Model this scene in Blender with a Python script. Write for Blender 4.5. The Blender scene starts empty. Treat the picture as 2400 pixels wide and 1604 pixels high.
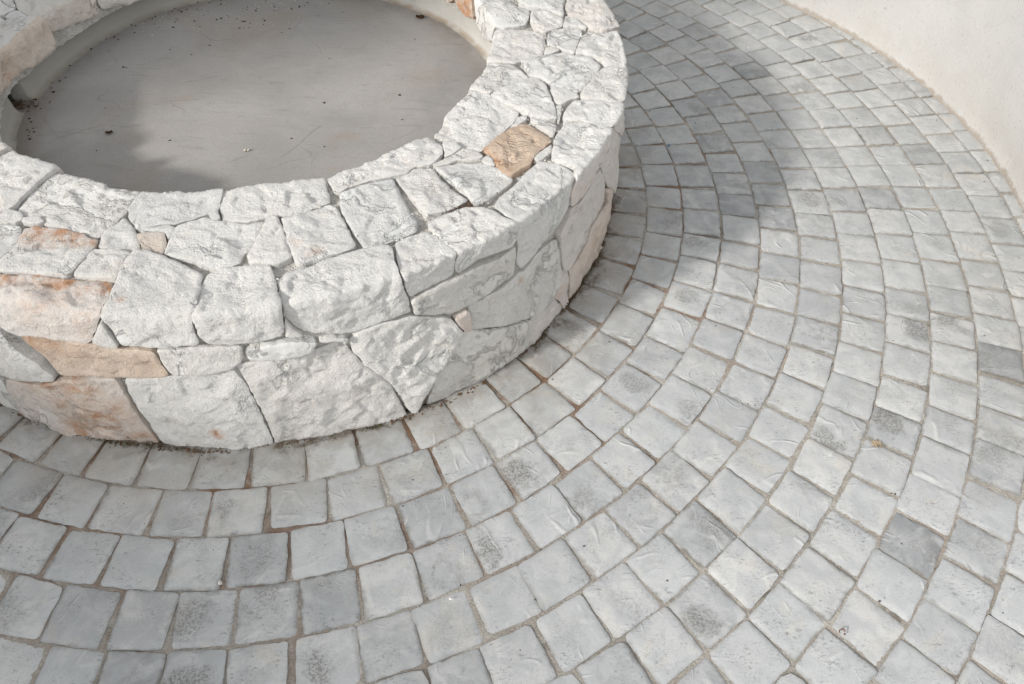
# Round stone basin in a curved white court with circular concrete-sett paving (Blender 4.5, all procedural)
import bpy, bmesh, math, random
import numpy as np
from mathutils import Vector, Matrix, noise
from mathutils.geometry import delaunay_2d_cdt
from mathutils.kdtree import KDTree

random.seed(7)
scene=bpy.context.scene
COL=scene.collection
PI=math.pi

# ---------------------------------------------------------------- measured data (metres, radians)
# measured outline of the basin: inner rim radius and outer base radius by azimuth (radians)
H=.46; FI=.026; Z0=.30; RO=1.060
RI_T=[(-2.28, 0.7128), (-2.247, 0.7064), (-2.014, 0.6986), (-1.836, 0.6892), (-1.71, 0.6876), (-1.574, 0.6748), (-1.444, 0.6744), (-1.265, 0.6686), (-1.07, 0.6751), (-1.014, 0.6621), (-0.835, 0.6632), (-0.653, 0.673), (-0.502, 0.6542), (-0.323, 0.6541), (-0.134, 0.6572), (-0.021, 0.6552), (0.075, 0.6616), (0.2, 0.6809), (1.2, 0.67), (2.2, 0.655), (2.86, 0.628), (3.07, 0.638), (3.226, 0.651), (3.36, 0.681)]
RB_T=[(-1.997, 1.0916), (-1.96, 1.0921), (-1.855, 1.0897), (-1.761, 1.08), (-1.627, 1.0737), (-1.476, 1.0835), (-1.372, 1.0763), (-1.225, 1.0737), (-1.052, 1.0823), (-0.861, 1.0878), (-0.715, 1.0815), (-0.582, 1.0675), (-0.442, 1.0631), (-0.317, 1.0682), (0.3, 1.085), (1.5, 1.08), (2.6, 1.08)]
def _interp(T,a):
    a=(a-T[0][0])%(2*math.pi)+T[0][0]
    if a>=T[-1][0]:
        span=T[0][0]+2*math.pi-T[-1][0]; t=(a-T[-1][0])/span
        return T[-1][1]*(1-t)+T[0][1]*t
    for i in range(len(T)-1):
        if a<=T[i+1][0]:
            t=(a-T[i][0])/(T[i+1][0]-T[i][0]); t=t*t*(3-2*t)
            return T[i][1]*(1-t)+T[i+1][1]*t
    return T[-1][1]
def ri(a): return _interp(RI_T,a)
def rb(a): return _interp(RB_T,a)
L1=H-FI-Z0; QA=FI*math.pi/2
def lt(a): return RO-ri(a)-2*FI
LTN=.34                          # nominal top length: s is normalised on the top so that edges line up
S_IN=L1+QA; S_OUT=S_IN+LTN; S_FACE=S_OUT+QA; S_BASE=S_FACE+H-FI
STONES=[
('S1',[[-2.5544,0.0348],[-2.1335,0.1494],[-2.025,0.1508],[-2.0032,0.2264],[-1.9866,0.2884],[-1.9886,0.3077],[-1.9958,0.3264],[-2.0232,0.3686],[-2.2124,0.2893],[-2.2462,0.1995]],{}),
('c1a',[[-1.9888,0.3321],[-1.9863,0.3096],[-1.9457,0.3069],[-1.9253,0.322],[-1.9339,0.3395],[-1.9668,0.351],[-1.9936,0.3524]],{}),
('c1b',[[-1.928,0.3202],[-1.8966,0.3015],[-1.8739,0.3149],[-1.8916,0.3292],[-1.9181,0.3333]],{}),
('S2',[[-2.0198,0.1502],[-1.8681,0.1567],[-1.7077,0.1565],[-1.6945,0.2171],[-1.6995,0.2598],[-1.7097,0.2984],[-1.7225,0.3212],[-1.7946,0.3132],[-1.865,0.3185],[-1.8873,0.3028],[-1.9365,0.3091],[-1.9648,0.306],[-1.9996,0.2247]],{'g': 0.35}),
('SA',[[-1.9604,0.3567],[-1.9163,0.3438],[-1.8998,0.3539],[-1.8834,0.3929],[-1.8786,0.4343],[-1.9039,0.4726],[-2.008,0.3957]],{'g': 0.4}),
('SO',[[-1.901,0.3462],[-1.878,0.3299],[-1.8109,0.3189],[-1.7554,0.3223],[-1.7037,0.3328],[-1.7021,0.3568],[-1.7049,0.4173],[-1.7113,0.446],[-1.7489,0.4544],[-1.8048,0.4617],[-1.8474,0.4743],[-1.8814,0.4849],[-1.8736,0.4398],[-1.8786,0.3937]],{'g': 0.2, 'l': 'pale stone slab with a rust orange upper edge'}),
('S3',[[-1.7045,0.2939],[-1.6862,0.2478],[-1.6393,0.2835],[-1.6067,0.3327],[-1.5919,0.356],[-1.6301,0.3538],[-1.6948,0.3508],[-1.7048,0.3217]],{}),
('S3b',[[-1.622,0.3058],[-1.5829,0.2996],[-1.5543,0.3003],[-1.5371,0.3291],[-1.532,0.3697],[-1.5607,0.3634],[-1.5927,0.346]],{'t': 0.55, 'l': 'small tan stone set between white ones'}),
('c3c',[[-1.6325,0.2858],[-1.5867,0.2821],[-1.5544,0.2754],[-1.5269,0.2816],[-1.5306,0.3007],[-1.5371,0.3198],[-1.5541,0.296],[-1.6021,0.2985]],{}),
('S4',[[-1.7023,0.1568],[-1.594,0.1594],[-1.4517,0.1585],[-1.4361,0.1644],[-1.4296,0.2189],[-1.4563,0.2304],[-1.5032,0.2521],[-1.5378,0.2675],[-1.5888,0.2774],[-1.6325,0.2858],[-1.6911,0.2247]],{}),
('S5',[[-1.4288,0.157],[-1.3576,0.1582],[-1.203,0.16],[-1.0799,0.1573],[-1.0801,0.1757],[-1.1106,0.2475],[-1.1834,0.2622],[-1.2449,0.2697],[-1.2759,0.26],[-1.304,0.2651],[-1.3429,0.2734],[-1.4138,0.2573],[-1.426,0.2039]],{}),
('c5a',[[-1.4571,0.2353],[-1.4307,0.2239],[-1.4211,0.2543],[-1.4299,0.2596],[-1.4482,0.248]],{}),
('S6',[[-1.5281,0.2816],[-1.4641,0.2485],[-1.3981,0.2637],[-1.3427,0.2783],[-1.3002,0.2707],[-1.3121,0.3017],[-1.3261,0.3521],[-1.3526,0.3662],[-1.3574,0.3945],[-1.3997,0.4125],[-1.4229,0.4027],[-1.4544,0.3869],[-1.4983,0.3802],[-1.5274,0.3696],[-1.5311,0.3289]],{}),
('S7',[[-1.2933,0.2635],[-1.2624,0.2665],[-1.2515,0.3129],[-1.242,0.4031],[-1.2752,0.4196],[-1.3063,0.411],[-1.3316,0.4043],[-1.3413,0.3814],[-1.326,0.3576],[-1.3085,0.3128]],{}),
('S8',[[-1.2507,0.2796],[-1.1806,0.2681],[-1.1151,0.2547],[-1.1004,0.2729],[-1.0979,0.3065],[-1.097,0.3599],[-1.1007,0.4146],[-1.1337,0.4247],[-1.1818,0.4296],[-1.2265,0.4328],[-1.2353,0.4069],[-1.2445,0.3585]],{}),
('S9',[[-1.0658,0.2288],[-1.0014,0.2327],[-0.9457,0.2374],[-0.9038,0.2441],[-0.9189,0.2991],[-0.9304,0.3589],[-0.939,0.4101],[-0.9555,0.4295],[-0.9914,0.4307],[-1.0479,0.4273],[-1.073,0.4286],[-1.0817,0.4045],[-1.088,0.3554],[-1.0909,0.2925],[-1.0854,0.2552]],{'g': 0.35}),
('S10',[[-1.0655,0.1586],[-1.0234,0.157],[-0.8767,0.1569],[-0.7547,0.1584],[-0.655,0.1536],[-0.6558,0.1703],[-0.6804,0.211],[-0.7101,0.2405],[-0.7692,0.2532],[-0.8122,0.2355],[-0.8486,0.2451],[-0.8969,0.2398],[-0.9605,0.2298],[-1.0178,0.2275],[-1.0609,0.2183],[-1.0854,0.2095],[-1.0788,0.1761]],{}),
('S11',[[-0.895,0.2452],[-0.8166,0.2401],[-0.7734,0.2654],[-0.7913,0.3187],[-0.7948,0.3648],[-0.7932,0.4095],[-0.8318,0.4125],[-0.8782,0.3998],[-0.9057,0.3974],[-0.9057,0.3666],[-0.9003,0.3089],[-0.8938,0.2619]],{}),
('S12',[[-0.7698,0.2699],[-0.6998,0.2873],[-0.6539,0.3231],[-0.6358,0.3657],[-0.6469,0.4203],[-0.67,0.429],[-0.7241,0.4312],[-0.7622,0.4407],[-0.7904,0.4367],[-0.7841,0.3996],[-0.7762,0.3501],[-0.774,0.2981]],{'g': 0.25}),
('c12b',[[-0.7651,0.2535],[-0.7085,0.2596],[-0.6427,0.2577],[-0.6253,0.2964],[-0.6312,0.3155],[-0.6499,0.313],[-0.6948,0.283],[-0.7619,0.2674]],{}),
('c12c',[[-0.6597,0.2016],[-0.6342,0.2233],[-0.6412,0.2519],[-0.6864,0.2561],[-0.7124,0.2487]],{}),
('c12d',[[-0.6462,0.3183],[-0.6157,0.3183],[-0.6186,0.336],[-0.6395,0.3583],[-0.6512,0.3352]],{}),
('S13',[[-0.6456,0.1547],[-0.5539,0.1483],[-0.4413,0.1524],[-0.3067,0.1484],[-0.3238,0.2049],[-0.3412,0.2577],[-0.3708,0.2981],[-0.4267,0.3072],[-0.4755,0.3035],[-0.5322,0.3009],[-0.5877,0.2962],[-0.6121,0.2955],[-0.6309,0.2598],[-0.6351,0.2142],[-0.6362,0.1805]],{}),
('S14',[[-0.4162,0.3271],[-0.4124,0.3454],[-0.4276,0.3829],[-0.4497,0.4208],[-0.4897,0.4187],[-0.5357,0.4183],[-0.576,0.4241],[-0.6168,0.4154],[-0.6435,0.4122],[-0.6454,0.3865],[-0.6288,0.3518],[-0.6051,0.3234],[-0.6054,0.3019],[-0.5346,0.3103],[-0.4582,0.3162]],{'t': 1, 'l': 'tan sandstone block with a bright orange inner corner'}),
('c14b',[[-0.459,0.3093],[-0.4015,0.3096],[-0.3797,0.3236],[-0.3963,0.3307],[-0.4482,0.32]],{}),
('c14c',[[-0.5506,0.4213],[-0.5118,0.4219],[-0.4729,0.4295],[-0.5007,0.4431],[-0.5321,0.4405],[-0.557,0.4339]],{}),
('S15',[[-0.3889,0.3367],[-0.3801,0.3727],[-0.3833,0.4029],[-0.4063,0.4142],[-0.4363,0.4178],[-0.421,0.3881],[-0.4025,0.3476]],{}),
('S16',[[-0.3225,0.2074],[-0.2912,0.2185],[-0.2404,0.2378],[-0.1972,0.2559],[-0.1646,0.2774],[-0.1631,0.2975],[-0.1879,0.3252],[-0.2158,0.3338],[-0.2744,0.3604],[-0.3128,0.3806],[-0.3596,0.3972],[-0.3757,0.3771],[-0.38,0.3381],[-0.3678,0.3091],[-0.351,0.2673],[-0.3359,0.233]],{}),
('S17',[[-0.3024,0.1489],[-0.2111,0.1478],[-0.0864,0.1384],[-0.0899,0.1682],[-0.0785,0.218],[-0.1006,0.2379],[-0.1304,0.2568],[-0.1585,0.2737],[-0.1902,0.2546],[-0.2334,0.2362],[-0.2843,0.2167],[-0.3201,0.2044],[-0.3172,0.1771]],{'g': 0.4}),
('S18',[[-0.0669,0.2459],[-0.0405,0.2732],[-0.0047,0.3178],[0.0191,0.3587],[0.0066,0.3984],[0.0031,0.44],[-0.0297,0.4591],[-0.0567,0.4577],[-0.1203,0.4387],[-0.1872,0.4201],[-0.204,0.4118],[-0.1962,0.3793],[-0.182,0.3388],[-0.1566,0.3056],[-0.1535,0.2768],[-0.1107,0.2581]],{'g': 0.2}),
('S19',[[-0.1906,0.3392],[-0.1977,0.3751],[-0.21,0.4117],[-0.2299,0.4222],[-0.2568,0.3983],[-0.2819,0.3889],[-0.2823,0.3724],[-0.2383,0.353]],{}),
('c19b',[[-0.2887,0.3741],[-0.2844,0.3884],[-0.3182,0.3976],[-0.3636,0.4063],[-0.3511,0.3959]],{}),
('S20',[[-0.046,0.4818],[-0.0479,0.5079],[-0.0416,0.5353],[-0.1153,0.536],[-0.1782,0.5345],[-0.2147,0.5325],[-0.2252,0.5178],[-0.2233,0.4835],[-0.2329,0.4503],[-0.2246,0.4245],[-0.1774,0.4296],[-0.1093,0.4468],[-0.0646,0.4651]],{}),
('S21',[[-0.2489,0.4141],[-0.2376,0.4469],[-0.2272,0.4843],[-0.2282,0.5195],[-0.2163,0.5386],[-0.2563,0.5483],[-0.2906,0.5509],[-0.3314,0.5253],[-0.3345,0.4974],[-0.3345,0.454],[-0.3528,0.4137],[-0.3188,0.4055],[-0.2777,0.4055]],{}),
('S22',[[-0.3886,0.4192],[-0.3524,0.4236],[-0.3347,0.4513],[-0.3359,0.4958],[-0.336,0.5258],[-0.3305,0.5364],[-0.3419,0.5796],[-0.3926,0.5862],[-0.4305,0.6125],[-0.4774,0.6236],[-0.529,0.6223],[-0.5579,0.615],[-0.5682,0.5712],[-0.5437,0.5305],[-0.52,0.5192],[-0.5224,0.5007],[-0.5276,0.4654],[-0.5077,0.4492],[-0.4503,0.4272]],{'pf': 0.7, 'l': 'wide rim stone with a pinkish outer face'}),
('S23',[[-0.7575,0.4599],[-0.6968,0.4432],[-0.6153,0.4319],[-0.5481,0.433],[-0.5328,0.4648],[-0.5311,0.5033],[-0.5353,0.5187],[-0.5688,0.5555],[-0.5678,0.6136],[-0.6059,0.6441],[-0.6662,0.6575],[-0.7037,0.6806],[-0.7337,0.6932],[-0.7472,0.6734],[-0.7499,0.6092],[-0.757,0.5534],[-0.7574,0.538],[-0.7641,0.505]],{'g': 0.1}),
('S24',[[-0.9188,0.4183],[-0.8715,0.4193],[-0.8176,0.4324],[-0.7818,0.4569],[-0.7711,0.5079],[-0.7593,0.5448],[-0.7595,0.5814],[-0.7678,0.5968],[-0.805,0.5907],[-0.8636,0.5813],[-0.9152,0.5926],[-0.9209,0.5817],[-0.9113,0.5282],[-0.9169,0.4949],[-0.922,0.4434]],{}),
('S25',[[-1.0147,0.4449],[-0.9807,0.4383],[-0.9337,0.4408],[-0.9263,0.4534],[-0.9196,0.4904],[-0.9149,0.5251],[-0.9272,0.5924],[-0.9867,0.594],[-1.0267,0.6013],[-1.0333,0.5775],[-1.0366,0.5382],[-1.0345,0.5]],{}),
('S26',[[-1.0263,0.611],[-0.9873,0.601],[-0.9226,0.5988],[-0.8644,0.5996],[-0.8053,0.6096],[-0.7602,0.6061],[-0.7563,0.6406],[-0.7629,0.6914],[-0.8068,0.6975],[-0.8569,0.7061],[-0.9069,0.7061],[-0.9395,0.7031],[-0.9834,0.6819],[-1.0214,0.6572]],{'g': 0.3, 'b': 0.25}),
('S27',[[-1.2761,0.4616],[-1.2586,0.4462],[-1.2148,0.4385],[-1.1345,0.4278],[-1.0846,0.4328],[-1.0455,0.4387],[-1.0285,0.4549],[-1.0382,0.4932],[-1.0446,0.5517],[-1.0354,0.6001],[-1.0316,0.6438],[-1.059,0.6474],[-1.1026,0.6501],[-1.1339,0.6589],[-1.1636,0.6592],[-1.2053,0.6455],[-1.2447,0.6258],[-1.2608,0.6066],[-1.2726,0.5739],[-1.2716,0.5372],[-1.2747,0.502]],{}),
('S28',[[-1.4213,0.4236],[-1.3913,0.4047],[-1.3378,0.4095],[-1.2914,0.4162],[-1.2832,0.4558],[-1.2742,0.5325],[-1.2778,0.5682],[-1.2875,0.6172],[-1.3279,0.6271],[-1.382,0.6261],[-1.4286,0.6199],[-1.435,0.6008],[-1.4348,0.5509],[-1.4297,0.4988],[-1.4307,0.4577]],{}),
('c28b',[[-1.2751,0.5754],[-1.264,0.6089],[-1.2486,0.6291],[-1.257,0.632],[-1.2834,0.6245]],{}),
('S29',[[-1.5987,0.3609],[-1.5675,0.3634],[-1.4995,0.3877],[-1.4331,0.4202],[-1.4307,0.4577],[-1.4294,0.5248],[-1.4432,0.5662],[-1.4417,0.5959],[-1.4412,0.6124],[-1.4892,0.6229],[-1.5461,0.6295],[-1.5926,0.6299],[-1.5975,0.5875],[-1.603,0.5474],[-1.5975,0.5054],[-1.6015,0.4395],[-1.6041,0.3873]],{}),
('S29b',[[-1.6982,0.3605],[-1.6634,0.3563],[-1.6112,0.3666],[-1.6035,0.3917],[-1.6007,0.4342],[-1.6083,0.4452],[-1.6514,0.4454],[-1.6971,0.4466],[-1.7049,0.4173]],{}),
('S30',[[-1.9002,0.4884],[-1.8426,0.48],[-1.7556,0.4594],[-1.6653,0.4486],[-1.6172,0.4495],[-1.6043,0.4775],[-1.5973,0.5238],[-1.6063,0.5477],[-1.6311,0.5878],[-1.653,0.6234],[-1.6936,0.6268],[-1.7472,0.6255],[-1.8012,0.641],[-1.8335,0.6342],[-1.8424,0.6254],[-1.9199,0.6383]],{'p': 0.35, 'l': 'long rim stone with a rust orange top edge and stained face'}),
('S30b',[[-1.6077,0.5582],[-1.6027,0.5967],[-1.5985,0.6306],[-1.6204,0.6324],[-1.6485,0.6266],[-1.6298,0.5919]],{}),
('S31',[[-1.8258,0.6455],[-1.7862,0.6426],[-1.7406,0.6316],[-1.6602,0.6309],[-1.6285,0.639],[-1.5495,0.6404],[-1.5352,0.6439],[-1.5351,0.6841],[-1.5288,0.7183],[-1.5537,0.729],[-1.6422,0.7441],[-1.7049,0.7488],[-1.7796,0.7753],[-1.7867,0.7246],[-1.8087,0.6799]],{'t': 0.8, 'l': 'long tan stone with an orange tinged left end', 'p': 0.3}),
('S32',[[-1.9496,0.6565],[-1.8652,0.6364],[-1.8461,0.6462],[-1.8334,0.6895],[-1.8017,0.7205],[-1.7894,0.7692],[-1.7949,0.7848],[-1.8201,0.7944],[-1.9056,0.8237],[-1.9847,0.8573],[-2.1234,0.9173]],{}),
('S33',[[-1.9465,0.8501],[-1.825,0.806],[-1.7619,0.7722],[-1.6944,0.7539],[-1.647,0.7474],[-1.6476,0.7844],[-1.6475,0.8485],[-1.6439,0.9158],[-1.6342,1.0096814089933348],[-1.6264,1.0096814089933348],[-1.6499,1.0096814089933348],[-1.7095,1.0096814089933348],[-1.7751,1.0096814089933348],[-1.8505,1.0096814089933348],[-1.9505,1.0096814089933348],[-1.9792,1.0096814089933348],[-1.962,0.9029]],{'p': 0.5, 't': 0.25, 'l': 'large pinkish base stone mottled with rust'}),
('S34',[[-2.2751,1.0096814089933348],[-1.9648,0.8606],[-1.9685,0.9069],[-1.9844,1.0096814089933348],[-1.9657,1.0096814089933348],[-2.0566,1.0096814089933348],[-2.2794,1.0096814089933348]],{'g': 0.4, 'b': 0.2}),
('S35',[[-1.529,0.6389],[-1.4646,0.6321],[-1.4113,0.6354],[-1.3706,0.6416],[-1.3729,0.6773],[-1.3936,0.7012],[-1.4009,0.7087],[-1.4581,0.7144],[-1.5215,0.7201],[-1.5283,0.6744]],{}),
('S36',[[-1.3636,0.651],[-1.317,0.6413],[-1.275,0.6395],[-1.2277,0.6517],[-1.2433,0.6857],[-1.298,0.6882],[-1.3428,0.6863],[-1.3647,0.6778]],{'g': 0.5}),
('S37',[[-1.6366,0.7568],[-1.5487,0.7318],[-1.4579,0.7135],[-1.4027,0.7142],[-1.3906,0.7621],[-1.3838,0.8265],[-1.3807,0.8996],[-1.3768,1.0096814089933348],[-1.399,1.0096814089933348],[-1.461,1.0096814089933348],[-1.5147,1.0096814089933348],[-1.5742,1.0096814089933348],[-1.6201,1.0096814089933348],[-1.634,0.9071],[-1.6403,0.8308]],{}),
('S38',[[-1.3905,0.7037],[-1.3415,0.6937],[-1.2848,0.6938],[-1.2354,0.6907],[-1.1822,0.677],[-1.1612,0.732],[-1.1444,0.77],[-1.0999,0.8588],[-1.0676,1.0096814089933348],[-1.0561,1.0096814089933348],[-1.1064,1.0096814089933348],[-1.1748,1.0096814089933348],[-1.2241,1.0096814089933348],[-1.2898,1.0096814089933348],[-1.3709,1.0096814089933348],[-1.3722,0.8957],[-1.3809,0.8057],[-1.3877,0.7426]],{'p': 0.15}),
('c38b',[[-1.2231,0.6533],[-1.1922,0.6547],[-1.1677,0.6674],[-1.173,0.681],[-1.1842,0.6702],[-1.2208,0.662]],{}),
('S39',[[-1.1651,0.6773],[-1.1342,0.662],[-1.0878,0.6543],[-1.0315,0.6612],[-0.9841,0.6904],[-0.942,0.7145],[-0.9197,0.7736],[-0.9669,0.8526],[-1.0119,0.9242],[-1.0556,1.0096814089933348],[-1.0889,0.882],[-1.1313,0.7921],[-1.1633,0.713]],{'g': 0.1}),
('S40',[[-0.935,0.7177],[-0.9005,0.714],[-0.8931,0.7509],[-0.893,0.7817],[-0.9104,0.776],[-0.9266,0.7445]],{'p': 1, 'l': 'small pink wedge stone'}),
('S41',[[-0.891,0.7146],[-0.8491,0.7136],[-0.7937,0.7099],[-0.7503,0.6947],[-0.7262,0.7033],[-0.6891,0.6837],[-0.6446,0.6792],[-0.6068,0.6902],[-0.5864,0.753],[-0.5724,0.8217],[-0.5731,0.8701],[-0.6103,0.9102],[-0.6797,0.8943],[-0.7356,0.8679],[-0.8088,0.8244],[-0.8886,0.7878],[-0.8888,0.7488]],{'g': 0.15, 'b': 0.35}),
('S42',[[-0.9132,0.7787],[-0.8724,0.7988],[-0.7856,0.8461],[-0.7155,0.885],[-0.7075,0.904],[-0.7143,1.0096814089933348],[-0.7349,1.0096814089933348],[-0.7551,1.0096814089933348],[-0.8353,1.0096814089933348],[-0.9207,1.0096814089933348],[-0.9982,1.0096814089933348],[-1.0491,1.0096814089933348],[-1.0509,1.0096814089933348],[-1.0205,1.0096814089933348],[-0.9836,0.8857],[-0.9487,0.8269]],{'b': 0.5, 'g': 0.3}),
('S43',[[-0.5574,0.622],[-0.5201,0.6332],[-0.4697,0.6328],[-0.4163,0.6248],[-0.3844,0.6273],[-0.3387,0.6903],[-0.3115,0.7797],[-0.3741,0.7853],[-0.4237,0.7964],[-0.4377,0.8314],[-0.4717,0.8394],[-0.5111,0.8531],[-0.5367,0.85],[-0.5595,0.8325],[-0.5797,0.7699],[-0.5907,0.7221],[-0.6052,0.6733],[-0.5718,0.6408]],{'g': 0.15, 'p': 0.4, 'b': 0.2}),
('S44',[[-0.3456,0.5945],[-0.3202,0.5727],[-0.2888,0.5657],[-0.1248,0.7013],[-0.1254,0.7563],[-0.1219,0.8199],[-0.1132,0.8917],[-0.1071,0.9188],[-0.2757,0.7618],[-0.3344,0.6888],[-0.3787,0.6201],[-0.3832,0.5905]],{'p': 0.3, 'b': 0.3}),
('S45',[[-0.2884,0.8032],[-0.3233,0.7356],[-0.2746,0.7712],[-0.1079,0.9258],[-0.1042,1.0096814089933348],[-0.0955,1.0096814089933348],[-0.2617,1.0096814089933348],[-0.3176,1.0096814089933348],[-0.4515,1.0096814089933348],[-0.5039,1.0096814089933348],[-0.517,0.9301],[-0.528,0.8607],[-0.4976,0.8638],[-0.4559,0.8541],[-0.427,0.8415],[-0.4128,0.8062],[-0.3672,0.7949]],{'t': 0.3, 'b': 0.3, 'p': 0.6}),
('S46',[[-0.5593,0.839],[-0.5358,0.855],[-0.5208,0.9265],[-0.5172,1.0096814089933348],[-0.535,1.0096814089933348],[-0.5721,0.937],[-0.5853,0.9223],[-0.5956,0.8926],[-0.5759,0.8673]],{'p': 1, 'l': 'narrow pink stone low on the shaded side'}),
('S47',[[-0.6,0.8963],[-0.5883,0.9258],[-0.534,1.0096814089933348],[-0.573,1.0096814089933348],[-0.6222,1.0096814089933348],[-0.6667,1.0096814089933348],[-0.7337,1.0096814089933348],[-0.715,1.0096814089933348],[-0.7081,0.8977],[-0.7008,0.8894],[-0.6445,0.898]],{'p': 0.45, 'b': 0.2}),
('S48',[[-0.1244,0.6991],[-0.2843,0.5657],[-0.2633,0.5505],[-0.2263,0.5405],[-0.1293,0.6393],[-0.1276,0.6726]],{'t': 0.2}),
('S49',[[0.3837,0.4346],[0.4264,0.5217],[0.3637,0.5362],[0.3243,0.5387],[0.2419,0.5403],[0.1802,0.5421],[0.1732,0.5431],[0.1778,0.5428],[0.1523,0.4828],[0.174,0.4459],[0.2008,0.4406],[0.2447,0.4173],[0.2713,0.3982],[0.318,0.4066]],{'p': 0.35}),
('S50',[[0.1364,0.4212],[0.1637,0.4435],[0.1444,0.4815],[0.1704,0.5429],[0.1639,0.5435],[0.0854,0.5468],[0.0473,0.5472],[-0.0338,0.5367],[-0.043,0.508],[-0.0378,0.483],[-0.0087,0.4617],[0.0109,0.4408],[0.0182,0.393],[0.0853,0.407]],{}),
('S51',[[0.1461,0.3162],[0.1708,0.3318],[0.1852,0.3562],[0.1833,0.3931],[0.1778,0.4214],[0.1377,0.4132],[0.0851,0.4],[0.0188,0.3883],[0.0274,0.3679],[0.0468,0.347],[0.0625,0.3305],[0.0887,0.3142]],{'g': 0.35}),
('c51b',[[0.0019,0.3044],[0.0523,0.3109],[0.0579,0.3276],[0.0354,0.3478],[0.0091,0.3265]],{}),
('S52',[[0.2227,0.1468],[0.1832,0.1883],[0.1836,0.2378],[0.1742,0.2715],[0.1549,0.2948],[0.1453,0.3078],[0.0828,0.3083],[0.0362,0.3031],[-0.0266,0.2968],[-0.0373,0.2685],[-0.0529,0.2441],[-0.0732,0.2245],[-0.0774,0.1859],[-0.082,0.1626],[-0.0781,0.1388],[0.0116,0.1426],[0.0969,0.1432],[0.2566,0.1118]],{'p': 0.12}),
('S53',[[0.3193,0.2877],[0.3203,0.3182],[0.3046,0.3447],[0.2814,0.3523],[0.2507,0.3763],[0.2029,0.3634],[0.1824,0.3321],[0.1574,0.3025],[0.1762,0.2772],[0.2055,0.2751],[0.245,0.2688]],{}),
('S54',[[0.2603,0.3861],[0.2443,0.4117],[0.2097,0.4272],[0.1798,0.4382],[0.1865,0.4202],[0.1917,0.3918],[0.1914,0.3635]],{}),
('S55',[[0.4028,0.2698],[0.4441,0.2952],[0.4119,0.4232],[0.3757,0.4193],[0.3093,0.3914],[0.2655,0.3828],[0.2665,0.3734],[0.2947,0.3531],[0.3218,0.344],[0.3402,0.3098],[0.3537,0.2859]],{}),
('S56',[[0.5091,0.1555],[0.4842,0.2234],[0.4205,0.2427],[0.3709,0.2534],[0.3499,0.2729],[0.327,0.2813],[0.2712,0.2691],[0.2173,0.2435],[0.2017,0.1841],[0.2301,0.1471],[0.2768,0.102],[0.1005,0.1444],[0.3836,0.057],[0.4868,0.075],[0.491,0.1121]],{'g': 0.45}),
('S57',[[0.6983,0.1106],[0.5437,0.1529],[0.5344,0.1125],[0.5353,0.0757],[0.5917,0.0686],[0.6443,0.073],[0.6863,0.0917]],{'t': 0.7, 'l': 'inner rim stone with a rust orange face'}),
('c57c',[[0.8138,0.082],[0.7285,0.1029],[0.7058,0.0893],[0.7385,0.0764],[0.8026,0.0677]],{'t': 0.3}),
('T1',[[-3.3627,0.3048],[-3.5641,0.1389],[-3.5546,0.1076],[-3.5585,0.0823],[-3.5104,0.079],[-3.4234,0.0868],[-3.3437,0.0965],[-3.2353,0.1105],[-3.2298,0.1341],[-3.2343,0.1533],[-3.2305,0.1858],[-3.2771,0.2455]],{'g': 0.1, 'b': 0.3, 'ti': 0.3}),
('T2',[[-3.2267,0.1546],[-3.2198,0.1301],[-3.2134,0.086],[-3.1983,0.0781],[-3.0997,0.0751],[-3.0008,0.0813],[-2.8903,0.0789],[-2.7472,0.1025],[-2.5934,0.1489],[-2.7618,0.1759],[-3.0415,0.2292],[-3.1305,0.2324],[-3.1829,0.2367],[-3.2055,0.2046]],{'ti': 0.6, 'b': 0.3, 'l': 'thick rim stone with a tan inner face above the drain'}),
('T3',[[-3.2093,0.2555],[-3.2609,0.2516],[-3.2679,0.2424],[-3.2229,0.1879],[-3.2035,0.2338]],{}),
('T4',[[-3.3363,0.3638],[-3.3125,0.315],[-3.2737,0.2703],[-3.2711,0.2514],[-3.2185,0.2637],[-3.2101,0.2965]],{}),
('T4b',[[-3.3491,0.3336],[-3.3607,0.309],[-3.2828,0.2552],[-3.2779,0.2687],[-3.3158,0.3113]],{}),
('T5',[[-3.1966,0.2906],[-3.2029,0.2634],[-3.1826,0.2383],[-3.1373,0.233],[-3.1014,0.2494]],{}),
('T6',[[-3.5775,0.1288],[-3.9384,0.0822],[-3.8468,0.0526],[-3.7663,0.0609],[-3.723,0.0574],[-3.6897,0.0695],[-3.6035,0.0798],[-3.578,0.0832],[-3.5686,0.1107]],{'t': 0.15}),
('S0',[[-2.3878,0.1616],[-2.437,0.1161],[-2.5498,0.0403],[-2.249,0.1753],[-2.2568,0.2137]],{'t': 0.2}),
]
RB=[1.0657,1.1871,1.3034,1.4233,1.5451,1.6666,1.7906,1.9132,2.0354,2.1579,2.2793,2.4006,2.522,2.6433,2.7647,2.886,3.0074,3.1287,3.2501,3.3714,3.4928,3.6142,3.7355,3.8569]
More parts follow.
